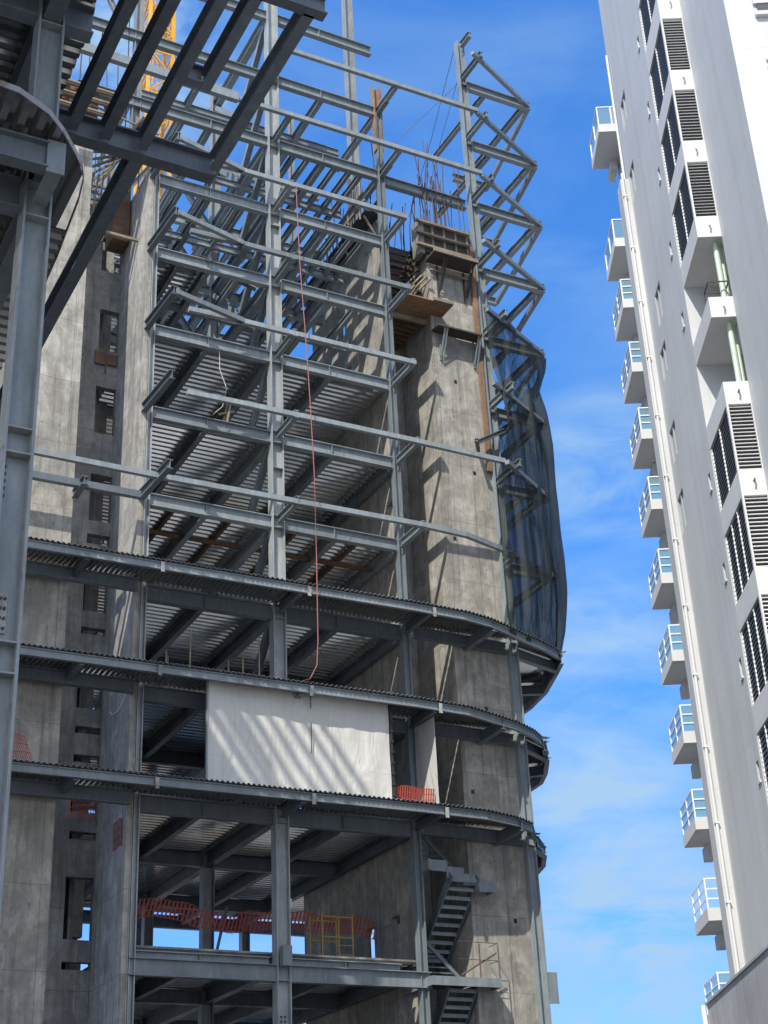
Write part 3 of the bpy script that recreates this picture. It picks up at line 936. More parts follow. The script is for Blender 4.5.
for n in (4, 3, 2):
    z = TOP[n]
    f = pl(RIMS[n])
    pts = [V((x, y + .08, z - .12)) for x, y in RIMS[n]]
    o = B.part('rim_beam', MB().pathbeam(pts, .26, .12), M_STEEL, label='curved steel edge beam of a lower floor')
    ends = {4: 30.5, 3: 29.3, 2: 28.0}[n]
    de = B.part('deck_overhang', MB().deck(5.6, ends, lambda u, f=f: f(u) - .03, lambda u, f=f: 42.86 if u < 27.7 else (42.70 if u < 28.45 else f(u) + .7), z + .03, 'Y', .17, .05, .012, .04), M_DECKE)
    for x in (11.8, XA + .13, XC + .02):
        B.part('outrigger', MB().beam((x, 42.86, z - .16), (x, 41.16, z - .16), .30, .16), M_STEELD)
    # clip plates where the brackets meet the rim
    mb = MB()
    for x in (14.15, XA + .35, XC + .1):
        mb.box(x, x + .12, 41.0, 41.03, z - .36, z - .02)
    B.part('clip_plate', mb, M_PLATE, o)
    # bracket out of the tower
    x = 26.35 if n == 4 else (26.6 if n == 3 else 26.95)
    B.part('outrigger', MB().beam((x, CY - .01, z - .36), (x + .25, f(x) + .1, z - .20), .36, .2), M_STEELD)
    B.part('floor_beam', MB().beam((13.9, 42.55, z - .24), (8.0, 42.55, z - .24), .42, .22), M_STEELD)
    B.part('floor_beam', MB().beam((24.1, 42.75, z - .26), (28.0, 42.9, z - .26), .42, .2), M_STEELD)
    # nose slab beyond the tower
    nose = [(28.45, f(28.45) + .06)] + [(x, y + .05) for x, y in RIMS[n] if x > 28.5] + BACK[n][1:] + [(28.45, 51)]
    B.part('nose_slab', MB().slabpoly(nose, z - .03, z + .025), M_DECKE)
    mb = MB()
    bp = [V((x, y, z - .22)) for x, y in BACK[n]]
    mb.pathbeam(bp, .40, .16)
    B.part('rim_beam', mb, M_STEELD)
    B.part('nose_beam', MB().beam((XB + .31, YF + .1, z - .3), (BACK[n][1][0] - .2, BACK[n][1][1] - .3, z - .3), .36, .22), M_STEELD)
    B.part('outrigger', MB().beam((28.55, 47.5, z - .3), (BACK[n][2][0] - .1, BACK[n][2][1], z - .3), .36, .22), M_STEELD)
    # ragged sheet ends along the nose
    mb = MB()
    for k in range(7):
        a = V((*BACK[n][0], z + .12)).lerp(V((*BACK[n][2], z + .12)), k / 6)
        mb.box(a.x - .2, a.x + rnd.uniform(.1, .34), a.y, a.y + .2, z + .105, z + .125)
    B.part('loose_deck_end', mb, M_DECKE, label='ragged overlapping deck sheet ends')

# ---- steel staircase between the shear wall and the tower
S = B.part('staircase', MB().box(23.95, 26.4, 42.45, 43.02, 9.96, 10.02).box(23.95, 25.85, 43.021, 44.2, 9.96, 10.02).box(23.95, 26.4, 42.40, 42.447, 9.76, 10.04).box(26.403, 26.45, 42.40, 43.02, 9.76, 10.04).box(23.9, 23.947, 42.4, 44.2, 9.76, 10.04), M_STEEL, label='open grey steel staircase with a bare landing')
def flight(x0, x1, ya, za, yb, zb, n):
    mb = MB()
    for x in (x0, x1):
        mb.bar((x, ya, za), (x, yb, zb), .05, .28)
    B.part('stringer', mb, M_STEELD, S)
    mb = MB()
    for i in range(n):
        t = (i + .5) / n
        y, z = lerp(ya, yb, t), lerp(za, zb, t)
        mb.box(x0 + .03, x1 - .03, y - .13, y + .13, z - .02, z + .02).box(x0 + .03, x1 - .03, y - .13, y - .11, z - .10, z - .021)
    B.part('tread', mb, M_STEEL, S)
flight(24.75, 25.75, 44.9, 10.9, 42.3, 13.25, 10)
flight(24.75, 25.75, 44.9, 7.6, 42.9, 9.85, 10)
mb = MB()
for i in range(4):                                     # stepped upper landing edge
    mb.box(24.05 + i * .60, 24.05 + (i + 1) * .60 + (.05 if i < 3 else 0), 42.40 - i * .004, 42.444 - i * .004, 13.72 - i * .19 - .36, 13.72 - i * .19)
    mb.box(24.05 + i * .60, 24.05 + (i + 1) * .60, 42.45, 42.8, 13.67 - i * .19, 13.705 - i * .19)
mb.box(24.0, 24.046, 42.4, 44.0, 13.4, 13.75).box(26.456, 26.50, 42.4, 43.0, 12.82, 13.12)
B.part('stepped_landing', mb, M_STEEL, S)
mb = MB()
for i in range(6):
    mb.box(24.15, 24.75 + i * .14, 43.6, 43.64, 14.75 - i * .2, 14.79 - i * .2)
    mb.box(24.15, 24.75 + i * .14, 43.6, 43.64, 11.2 - i * .17, 11.24 - i * .17)
mb.bar((24.3, 43.58, 15.0), (25.6, 43.58, 13.8), .06, .12).bar((24.3, 43.58, 11.4), (25.6, 43.58, 10.2), .06, .12)
B.part('tread', mb, M_STEELD, S)
mb = MB()
for x in (25.7, 26.40):
    mb.tube([(x, 42.42, 10.0), (x, 42.42, 11.1)], .018)
for z in (10.6, 11.15):
    mb.tube([(24.9, 42.42, z), (26.40, 42.42, z)], .012)
    mb.tube([(26.40, 42.42, z), (26.40, 42.98, z)], .012)
mb.tube([(25.0, 42.46, 10.1), (26.35, 42.46, 10.85)], .03)
B.part('railing', mb, M_RUST2, S)

# bits fixed to the concrete: brackets, ties, holes
mb = MB()
for x, y, z in ((26.75, CY - .02, 33.0), (26.2, CY - .02, 26.0), (27.3, CY - .02, 29.0), (26.6, CY - .02, 19.3), (27.0, CY - .02, 19.4), (26.2, CY - .02, 16.3), (27.5, CY - .02, 12.0)):
    mb.box(x, x + .12, y, y + .03, z, z + .14)
B.part('tie_plate', mb, M_BOLT)
mb = MB().beam((27.2, CY - .5, 30.1), (28.6, 42.6, 31.0), .16, .14).beam((27.0, CY - .9, 30.0), (27.6, 43.0, 30.1), .14, .14)
B.part('clamp_arm', mb, M_STEELD)
mb = MB().box(7.0, 9.2, 42.9, 42.96, 26.6, 26.7)
B.part('scaffold_tie', mb, M_CONC2)

# ================================================================== NEAR STEEL FRAME (upper left)
F = Thing('steel_frame', 'dark steel frame with a curved ribbed metal deck, standing closest at the upper left', 'steel frame', (3.87, 16.2, 0))
NX, NY = 3.68, 16.2
nc = F.part('column', MB().beam((NX, NY, 0), (NX, NY, 26), .37, .34, .03, .02, up=V((1, 0, 0))), M_STEEL, label='heavy steel column with pale flanges and a blue grey web')
mb = MB()
for z in (7.9, 8.28, 10.75, 11.1, 14.35, 14.9, 17.8, 18.3):
    mb.box(NX - .154, NX + .154, NY - .168, NY - .011, z - .01, z + .01)
F.part('stiffener_plate', mb, M_COL, nc)
mb = MB().box(NX - .15, NX + .03, NY - .034, NY - .0105, 8.42, 8.92)
spl = F.part('splice_plate', mb, M_PLATE, nc, label='bolted grey splice plate on the column web')
mb = MB()
for i in range(2):
    for j in range(4):
        mb.tube([(NX - .05 + i * .05, NY - .0345, 8.48 + j * .125), (NX - .05 + i * .05, NY - .062, 8.48 + j * .125)], .019, 6)
for j in range(5):
    mb.tube([(NX - .12, NY - .011, 10.2 + j * .10), (NX - .12, NY - .04, 10.2 + j * .10)], .02, 6)
F.part('bolt', mb, M_BOLT, nc)
F.part('flange_face', MB().box(NX + .150, NX + .1545, NY - .169, NY - .012, 0, 13.9).box(NX - .19, NX - .1855, NY - .169, NY + .169, 0, 13.9), M_SUNPALE, nc, label='flange of the near column, coloured pale as if sunlit')  # sunlight on the flange faces put into a paler colour
F.part('bracket', MB().beam((NX, NY - .2, 14.70), (NX, 15.25, 14.70), .42, .2).box(NX - .12, NX + .12, 15.22, 15.247, 14.45, 14.97), M_STEEL)
F.part('beam', MB().beam((-6, 15.45, 14.72), (NX - .1, 15.3, 14.72), .42, .2), M_STEELD)
F.part('beam', MB().beam((-6, NY, 14.7), (NX - .23, NY, 14.7), .5, .24), M_STEELD)
F.part('beam', MB().beam((NX, NY + .2, 14.65), (NX, 30, 14.65), .5, .26), M_STEELD)
F.part('beam', MB().beam((-6, 20.3, 14.7), (NX - .1, 20.3, 14.7), .45, .24), M_STEELD)
F.part('beam', MB().beam((-6, 24.5, 14.7), (NX - .1, 24.5, 14.7), .45, .24), M_STEELD)
edge = [(-6, 14.5), (2.4, 14.5), (3.0, 14.56), (3.45, 14.79), (3.72, 15.06), (3.95, 15.36), (4.12, 15.6), (4.22, 15.85), (4.29, 16.3), (4.38, 17.6), (4.42, 18.7), (4.45, 30)]
fy = pl(edge[:9])
fx = pl([(y, x) for x, y in edge[2:]])
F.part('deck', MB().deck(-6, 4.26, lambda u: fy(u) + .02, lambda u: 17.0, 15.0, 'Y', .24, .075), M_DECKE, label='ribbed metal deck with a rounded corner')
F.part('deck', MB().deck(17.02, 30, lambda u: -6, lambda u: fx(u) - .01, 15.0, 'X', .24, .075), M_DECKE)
mb = MB()
for a, b in zip(edge[1:], edge[2:-1]):
    mb.bar((*a, 15.03), (*b, 15.03), .012, .09)
F.part('edge_trim', mb, M_PLATE, label='thin bent metal strip along the deck edge')
F.part('slab', MB().slabpoly([(x - .25 if x > 3 else x, y + .25) for x, y in edge] + [(-6, 30)], 15.12, 15.22), M_CONC2)
e3 = [(-6, 14.6), (3.2, 14.6), (3.9, 15.1), (4.25, 15.8), (4.38, 16.5), (4.40, 18.3), (4.42, 30)]
fx3 = pl([(y, x) for x, y in e3[1:]])
F.part('deck', MB().deck(14.7, 30, lambda u: -6, lambda u: fx3(u), 18.42, 'X', .24, .075), M_DECKE)
F.part('slab', MB().slabpoly([(x - .1, y + .1) for x, y in e3] + [(-6, 30)], 18.55, 18.66), M_CONC2)
for y in (15.2, NY, 18.35, 22, 26):
    F.part('beam', MB().beam((-6, y, 18.15), (4.3, y, 18.15), .5, .24), M_STEELD)
F.part('beam', MB().beam((NX, 14.8, 18.1), (NX, 30, 18.1), .5, .26), M_STEELD)
# unseen storey added above, out of the picture, to shade the arms
F.part('deck', MB().deck(2, 19.0, lambda u: -14, lambda u: 4.4, 22.0, 'X', .24, .075), M_DECKE)
F.part('slab', MB().box(-13.9, 4.35, 2.1, 18.9, 22.12, 22.22), M_CONC2)
for k in range(6):  # unseen wing floors and posts, added to shade the lower front
    F.part('slab', MB().box(-14, (2.8 - .4 * (k % 2)) if k < 5 else -0.6, 19.2, 32 - .3 * (k % 3), 22.15 + 3.41 * k, 22.33 + 3.41 * k), M_CONC2)
    for j in range(9 if k == 5 else 0):  # unseen joists added to cast streaks across the white sheeting
        F.part('joist', MB().beam((-.2 + .62 * j, 24 + .4 * j, 22.1 + 3.41 * k), (-.2 + .62 * j, 32.1, 22.1 + 3.41 * k), .14, .2), M_STEELD)
    for j in range(6 if k in (1, 4) else 0):  # further unseen joists, added to break the sunlight into streaks
        F.part('joist', MB().beam((3.15 + .5 * j + .1 * (k % 3), 28.5 + .55 * j, 22.1 + 3.41 * k), (3.15 + .55 * j + .1 * (k % 3), 32.2, 22.1 + 3.41 * k), .12, .17), M_STEELD)
    for x in (-13, -7.5, -2, 2.2):
        for y in (20, 26, 31.4):
            F.part('post', MB().beam((x, y, 18.7 + 3.41 * k if k else 15.3), (x, y, 22.14 + 3.41 * k), .36, .34), M_COL)
# long beam and the arms it carries, out past the deck
F.part('beam', MB().beam((4.3, 18.38, 18.12), (7.06, 18.42, 18.12), .46, .24), M_STEELD, label='long overhead beam that carries the slanting arms')
for x, y1 in ((4.62, 13.0), (5.16, 13.0), (5.78, 13.0), (7.02, 14.5)):
    F.part('arm', MB().beam((x, 18.26, 18.12), (x, y1, 18.12), .34, .17), M_STEELD)
F.part('arm', MB().beam((6.21, 16.6, 18.12), (6.21, 12.5, 18.12), .34, .17), M_STEELD)
F.part('beam', MB().beam((5.87, 16.5, 18.12), (6.12, 16.5, 18.12), .34, .17), M_STEELD)
F.part('arm', MB().beam((5.78, 18.52, 18.1), (5.78, 30, 18.1), .42, .22), M_STEELD)
F.part('beam', MB().beam((5.9, 14.45, 18.12), (7.25, 14.45, 18.12), .34, .18), M_STEELD)

# ================================================================== WHITE APARTMENT BUILDING
WA = R(0.378 - 28.449)
def w2c(p):
    p = V(p)
    return V((math.cos(WA) * p.x - math.sin(WA) * p.y, math.sin(WA) * p.x + math.cos(WA) * p.y, p.z))
WB = V((14, 40, 0))
A = Thing('apartment_building', 'tall white apartment building with stacked corner balconies and louvred bays', 'building', WB)
A.o.location = w2c(WB)
A.o.rotation_euler = (0, 0, WA)
ZT = 62.0
far = A.part('wall', MB().box(12.0, 24, 32.7, 45.95, 0, ZT), M_WHITE)
VENTS = [(40.55, 37.66), (40.53, 34.72), (40.6, 31.64), (40.5, 28.74), (40.36, 22.73), (40.35, 19.71), (40.24, 16.65), (40.15, 13.59), (40.5, 40.7), (40.5, 43.6)]
WINS = [(44.6, 37.8, 1.3), (43.4, 31.4, 1.3), (43.9, 29.4, 1.1), (44.3, 26.4, 1.2), (44.6, 23.9, 1.3), (44.3, 41.0, 1.2)]
hs = [(y - .14, y + .14, z - .28, z + .28) for y, z in VENTS] + [(y - .5, y + .5, z - h / 2, z + h / 2) for y, z, h in WINS]
mb = MB()
rects(mb, 39.75, 45.95, 0, ZT, hs, lambda a, b, c, d: mb.box(10.2, 10.45, a, b, c, d))
mb.box(10.453, 12.0, 39.75, 45.95, 0, ZT)
A.part('side_wall', mb, M_WHITE, label='broad pale grey side wall in grazing light')
for y, z in VENTS:
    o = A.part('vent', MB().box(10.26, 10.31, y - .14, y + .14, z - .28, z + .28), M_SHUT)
    A.part('sill', MB().box(10.16, 10.197, y - .15, y + .15, z - .35, z - .283), M_WHITE2, o)
for y, z, h in WINS:
    o = A.part('window', MB().box(10.27, 10.33, y - .5, y + .5, z - h / 2, z + h / 2), M_FROST)
    A.part('frame', MB().box(10.215, 10.268, y - .5, y - .46, z - h / 2, z + h / 2).box(10.215, 10.268, y + .46, y + .5, z - h / 2, z + h / 2).box(10.215, 10.268, y - .459, y + .459, z + h / 2 - .05, z + h / 2).box(10.215, 10.268, y - .02, y + .02, z - h / 2, z + h / 2 - .051), M_FRAMEG, o)
# corner strip with its rain pipe
cs = A.part('corner_strip', MB().box(9.86, 10.197, 45.2, 45.95, 0, 38.4), M_WHITE, label='bright white strip down the far corner')
mb = MB().tube([(9.95, 45.13, 0), (9.95, 45.13, 38.6)], .05, 8).tube([(10.12, 45.6, 38.4), (10.12, 45.6, 45)], .05, 8)
for k in range(16):
    mb.box(9.88, 10.02, 45.07, 45.197, 1.5 + k * 2.4, 1.56 + k * 2.4)
A.part('rain_pipe', mb, M_WHITE2, cs)
# nearer, set back part of the side wall and its sunlit front
mb = MB().box(10.93, 11.997, 32.7, 37.1, 0, ZT)
A.part('side_wall', mb, M_WHITE)
o = A.part('window', MB().box(11.86, 13.6, 32.63, 32.697, 34.14, 34.40), M_SHUT)
A.part('sill', MB().box(11.75, 13.7, 32.55, 32.695, 33.95, 34.08).box(11.75, 13.7, 32.60, 32.695, 34.44, 36.0), M_WHITE2, o)
A.part('ledge', MB().box(11.8, 13.7, 32.60, 32.695, 32.25, 32.36).box(11.8, 13.7, 32.60, 32.695, 31.95, 32.06), M_WHITE2)
# louvred bays, floor by floor; two floors are open loggias
# (z of the spandrel bottom, spandrel top, bay top, kind)
FLOORS = []
zb = 29.45
tops = []
spans = [(47.6, 48.6), (44.6, 45.6), (41.55, 42.55), (38.45, 39.5), (35.34, 36.18), (32.37, 33.22), (29.45, 30.23), (26.51, 27.23), (23.51, 24.26), (20.55, 21.36), (17.55, 18.35), (14.5, 15.3), (11.5, 12.3)]
for i, (a, b) in enumerate(spans):
    top_ = spans[i - 1][0] if i else 51
    mb = MB().box(10.2, 11.995, 37.1, 39.745, a, b)
    bay = A.part('bay', mb, M_WHITE2)
    openf = i in (7, 8)
    if openf:
        # open loggia: the floor slab above is the next spandrel; back wall, green pipe
        A.part('back_wall', MB().box(11.9, 11.994, 37.1, 39.745, b, top_).box(11.35, 11.6, 39.2, 39.745, b, top_), M_WHITE, bay)
        A.part('green_pipe', MB().tube([(10.78, 37.45, b), (10.78, 37.45, top_)], .085, 8).tube([(10.98, 37.7, b), (10.98, 37.7, top_)], .06, 8), M_GREEN, bay)
        if i == 7:
            mb = MB()
            for x in (10.3, 10.92):
                mb.bar((x, 37.2, b), (x, 37.2, b + .62), .03, .03)
                mb.bar((x, 37.8, b), (x, 37.8, b + .62), .03, .03)
            mb.bar((10.28, 37.2, b + .62), (10.94, 37.2, b + .62), .035, .035).bar((10.3, 37.2, b + .62), (10.3, 37.8, b + .62), .035, .035).bar((10.92, 37.2, b + .62), (10.92, 37.8, b + .62), .035, .035).bar((10.3, 37.8, b + .62), (10.92, 37.8, b + .62), .03, .03)
            A.part('chair_frame', mb, M_BLACK, bay, label='black metal frame standing on the open balcony')
    else:
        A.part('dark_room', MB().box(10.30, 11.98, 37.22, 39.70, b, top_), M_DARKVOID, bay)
        mb = MB()                                      # louvre on the sunny front
        n = int((top_ - b) / .118)
        for k in range(n):
            z = b + (k + .5) * (top_ - b) / n
            mb.quad((10.26, 37.12, z - .035), (10.90, 37.12, z - .035), (10.90, 37.20, z + .025), (10.26, 37.20, z + .025))
            mb.quad((10.26, 37.135, z - .05), (10.26, 37.215, z + .01), (10.90, 37.215, z + .01), (10.90, 37.135, z - .05))
            mb.quad((10.26, 37.12, z - .035), (10.26, 37.135, z - .05), (10.90, 37.135, z - .05), (10.90, 37.12, z - .035))
        A.part('louvre', mb, M_LOUVRE, bay)
        A.part('louvre_frame', MB().box(10.2, 10.255, 37.1, 37.21, b, top_).box(10.905, 10.929, 37.1, 37.21, b, top_), M_WHITE2, bay)
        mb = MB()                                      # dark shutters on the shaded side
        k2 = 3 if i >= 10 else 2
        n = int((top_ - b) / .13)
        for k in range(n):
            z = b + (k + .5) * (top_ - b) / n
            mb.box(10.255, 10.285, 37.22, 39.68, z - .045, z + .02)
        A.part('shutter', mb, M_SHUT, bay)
        for j in range(1, k2 + 1):
            mb = MB()
            y = lerp(37.22, 39.70, j / k2)
            for k in range(n):
                z = b + (k + .5) * (top_ - b) / n
                mb.box(10.215, 10.252, y - .05, y, z - .05, z + .02)
            mb.box(10.225, 10.25, y - .035, y - .01, b, top_)
            A.part('mullion', mb, M_SILL, bay)
    # little drain spout on the spandrel
    A.part('spout', MB().tube([(10.62, 37.1, b - .34), (10.60, 36.98, b - .36), (10.56, 36.95, b - .46)], .028, 6), M_RUST2 if i in (8, 9, 10) else M_SILL, bay)
# corner balconies, one to a floor
def balcony(z, solid=False):
    y0, y1 = 50.0, 52.45
    b_ = A.part('balcony', MB().box(10.30, 11.42, y0, y1, z, z + .42).box(11.0, 11.3, y1 - .5, y1 + .4, z - .45, z - .003), M_WHITE2)
    mb = MB()
    h0, h1 = z + .42, z + 1.38
    for x, y in ((10.34, y0 + .04), (10.92, y0 + .04), (10.34, y0 + 1.2), (10.34, y1 - .04)):
        mb.bar((x, y, h0), (x, y, h1), .05, .05)
    for zz in ((h1,) if solid else (h1, h0 + .62, h0 + .30)):
        mb.bar((10.34, y0 + .04, zz), (11.1, y0 + .04, zz), .045, .045).bar((10.34, y0 + .04, zz), (10.34, y1 - .04, zz), .045, .045)
    r_ = A.part('railing', mb, M_RAILW, b_)
    g_ = A.part('glass_panel', MB().box(10.345, 10.355, y0 + .08, y1 - .08, h0 + .02, h1 - .05).box(10.37, 10.90, y0 + .045, y0 + .055, h0 + .02, h1 - .05), M_BLUEP if solid else M_GLASS, b_)
    return b_
first = balcony(20.68)
LV = [-4, -3, -2, -1, 1, 2, 3, 4, 5, 6]
solid = balcony(20.68 + 3.03 * 6, True)
SRC = {8: solid}
for k in LV + [8]:
    if k == 6:
        continue
    first_ = SRC.get(k, first)
    c = first_.copy()
    C.collection.objects.link(c)
    c.parent = A.o
    c.location = (0, 0, 3.03 * (k - 6 if k == 8 else k))
    for ch in first_.children:
        if k == -3 and ch.name.startswith('glass'):
            continue
        d_ = ch.copy()
        C.collection.objects.link(d_)
        d_.parent = c
A.part('rear_wall', MB().box(11.42, 24, 45.953, 52.5, 0, 48.0), M_WHITE)

# ---- low wall in front of it, bottom right
LW = MB().box(9.0, 9.25, 22, 45.6, 0, 8.3)
mb = MB()
mb.v = [w2c(p) for p in LW.v]
mb.f = LW.f
o = single('boundary_wall', mb, M_LOWWALL, 'streaked grey rendered wall in the bottom right corner, below the balconies', 'wall', w2c((9.1, 34, 0)))
LW = MB().tube([(8.9, 45.65, 0), (8.9, 45.65, 8.3)], .07, 8)
mb = MB()
mb.v = [w2c(p) - w2c((9.1, 34, 0)) for p in LW.v]
mb.f = LW.f
p_ = new('rain_pipe', mb, M_SILL, parent=o)
for k in range(11):
    LW = MB().box(8.95, 9.30, 22 + k * 2.15, 24.135 + k * 2.15, 8.302, 8.37)
    mb = MB()
    mb.v = [w2c(p) - w2c((9.1, 34, 0)) for p in LW.v]
    mb.f = LW.f
    new('coping', mb, M_LOWWALL, parent=o)

# ================================================================== TOWER CRANE
K = Thing('tower_crane', 'yellow lattice mast of a tower crane rising behind the steel beams', 'crane', (26.2, 80, 0))
x0, x1, y0, y1 = 25.3, 27.1, 79.1, 80.9
for x, y in ((x0, y0), (x1, y0), (x0, y1), (x1, y1)):
    K.part('mast_leg', MB().bar((x, y, 0), (x, y, 100), .24, .24), M_YEL)
mb = MB()
for k in range(50):
    z = k * 2.0
    for a, b_ in (((x0, y0), (x1, y0)), ((x1, y0), (x1, y1)), ((x1, y1), (x0, y1)), ((x0, y1), (x0, y0))):
        mb.bar((*a, z), (*b_, z), .10, .10)
        if k % 2:
            mb.bar((*a, z), (*b_, z + 2), .10, .10)
        else:
            mb.bar((*b_, z), (*a, z + 2), .10, .10)
K.part('lattice', mb, M_YEL)
mb = MB()
for sx in (-.2, .2):
    mb.bar((26.2 + sx, 80.3, 20), (26.2 + sx, 80.3, 100), .05, .05)
for k in range(200):
    mb.bar((26.0, 80.3, 20 + k * .4), (26.4, 80.3, 20 + k * .4), .03, .03)
K.part('ladder', mb, M_YEL)

# ================================================================== SHEETING, NETS, ROPES
def sheet(x0, x1, y0, y1, zlo, zhi, nx, nz_, amp, seed):
    mb = MB()
    off = V((y1 - y0, -(x1 - x0), 0)).normalized()
    for lay in (0, .012):
        for j in range(nz_ + 1):
            for i in range(nx + 1):
                u, v = i / nx, j / nz_
                p = V((lerp(x0, x1, u), lerp(y0, y1, u), lerp(zlo(u), zhi(u), v)))
                q = noise.noise(V((p.x * .9 + seed, p.z * .7, p.y * .9))) + .5 * noise.noise(V((p.x * 2.3, p.z * 1.1 + seed, p.y)))
                mb.v.append(p + off * (amp * q + lay))
    m_ = (nx + 1) * (nz_ + 1)
    for j in range(nz_):
        for i in range(nx):
            a = j * (nx + 1) + i
            q = (a, a + 1, a + nx + 2, a + nx + 1)
            mb.f.append(q)
            mb.f.append(tuple(m_ + k for k in reversed(q)))
    ring = [i for i in range(nx)] + [j * (nx + 1) + nx for j in range(nz_)] + [nz_ * (nx + 1) + i for i in range(nx, 0, -1)] + [j * (nx + 1) for j in range(nz_, 0, -1)]
    for a, b_ in zip(ring, ring[1:] + ring[:1]):
        mb.f.append((b_, a, m_ + a, m_ + b_))
    return mb
o = single('white_sheeting', sheet(15.98, 22.30, 41.55, 41.55, lambda u: 15.16, lambda u: 18.52, 48, 26, .05, 1.0), M_SHEET, 'large white wall of sheeting closing off one floor, with soft diagonal light', 'sheeting', (19.1, 41.55, 15.1))
mb = MB()
mb.box(15.92, 15.96, 41.5, 41.6, 15.14, 18.5)
o2 = new('edge_post', mb, M_STEEL, V((19.1, 41.55, 15.1)), o)
mb = MB().box(22.33, 22.40, 41.5, 41.6, 15.14, 18.5)
for k in range(9):
    mb.box(22.30, 22.42, 41.46, 41.5, 15.4 + k * .36, 15.47 + k * .36)
new('edge_post', mb, M_BLACK, V((19.1, 41.55, 15.1)), o)
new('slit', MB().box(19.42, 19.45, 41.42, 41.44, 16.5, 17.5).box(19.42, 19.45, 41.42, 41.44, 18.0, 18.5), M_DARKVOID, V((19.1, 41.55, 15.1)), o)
o = single('sheeting_screen', sheet(24.0, 24.0, 41.5, 43.15, lambda u: 15.16, lambda u: 18.3, 10, 16, .03, 5.0), M_SHEET, 'narrow white sheeted screen standing end on beside the concrete tower', 'screen', (24, 42.3, 15.16))

def slatnet(pts, h, step, m, name, label, cat, sag=0.0, slant=0.0, group=None, thick=.5):
    """orange barrier net: upright ribbons tied by three bands along a sagging line"""
    pts = [V(p) for p in pts]
    mb = MB()
    L_ = [(b - a).length for a, b in zip(pts, pts[1:])]
    tot = sum(L_)
    def at(s):
        s = max(0, min(tot - 1e-6, s))
        for a, b, l in zip(pts, pts[1:], L_):
            if s <= l:
                return a.lerp(b, s / l)
            s -= l
        return pts[-1]
    n = int(tot / step)
    for i in range(n):
        s = i * step
        wv = sag * math.sin(s * 1.7) + .03 * math.sin(s * 6)
        a, b = at(s), at(s + step * thick)
        t0, t1 = at(s + slant), at(s + slant + step * thick)
        z0 = V((0, 0, wv))
        z1 = V((0, 0, wv + h * (.92 + .08 * math.sin(s * 3.1))))
        mb.quad(a + z0, b + z0, t1 + z1, t0 + z1)
        mb.quad(a + z0 + V((0, .006, 0)), t0 + z1 + V((0, .006, 0)), t1 + z1 + V((0, .006, 0)), b + z0 + V((0, .006, 0)))
        for f_ in (0, .33, .66, 1):
            c0, c1 = a.lerp(t0, f_), at(s + step).lerp(at(s + step + slant), f_)
            zz = V((0, -.004, z0.z + (z1.z - z0.z) * f_))
            mb.quad(c0 + zz - Z * .012, c1 + zz - Z * .012, c1 + zz + Z * .012, c0 + zz + Z * .012)
    return single(name, mb, m, label, cat, None, group)
G = 'orange safety nets strung about the building'
slatnet([(14.3, 45.5, 11.75), (16.2, 45.5, 12.05), (18.5, 45.5, 11.62), (20.5, 45.5, 11.95), (23.6, 45.5, 11.75)], .62, .14, M_ORANGE, 'safety_net', 'long orange net sagging across the lowest open floor above the strip of sky', 'safety net', .06, .16, G, .45)
slatnet([(22.45, 41.7, 15.2), (23.95, 41.6, 15.25)], .62, .085, M_ORANGE, 'safety_net', 'short orange net between the white sheeting and the narrow white screen', 'safety net', 0, .06, G, .6)
slatnet([(9.1, 41.3, 15.2), (9.9, 41.3, 15.2), (10.6, 41.3, 15.2)], .85, .06, M_ORANGE, 'safety_net', 'crumpled orange net on the deck edge next to the nearest steel column', 'safety net', .02, -.3, G, .35)
slatnet([(12.7, 44.9, 14.75), (13.7, 44.9, 14.8)], .6, .085, M_ORANGE, 'safety_net', 'faded orange net hanging below a deck in front of the concrete openings', 'safety net', 0, .03, G, .3)
slatnet([(13.87, 43.1, 13.55), (13.87, 44.1, 13.6)], .85, .07, M_ORANGE, 'safety_net', 'scrap of orange net against the dark thin wall under a deck', 'safety net', .02, .05, G, .3)

# hose
hp = [(19.05, 40.9, 38.6), (19.14, 40.9, 34.99), (19.29, 40.9, 32.16), (19.42, 40.9, 29.24), (19.51, 40.9, 26.45), (19.53, 40.92, 23.04), (19.50, 40.9, 20.16), (19.44, 40.9, 19.28), (19.21, 40.95, 18.80), (19.0, 41.2, 18.76)]
single('hanging_hose', MB().tube(hp, .019, 6), M_RED, 'thin red hose hanging down the front of the floors', 'hose', (19.2, 40.9, 18.7))

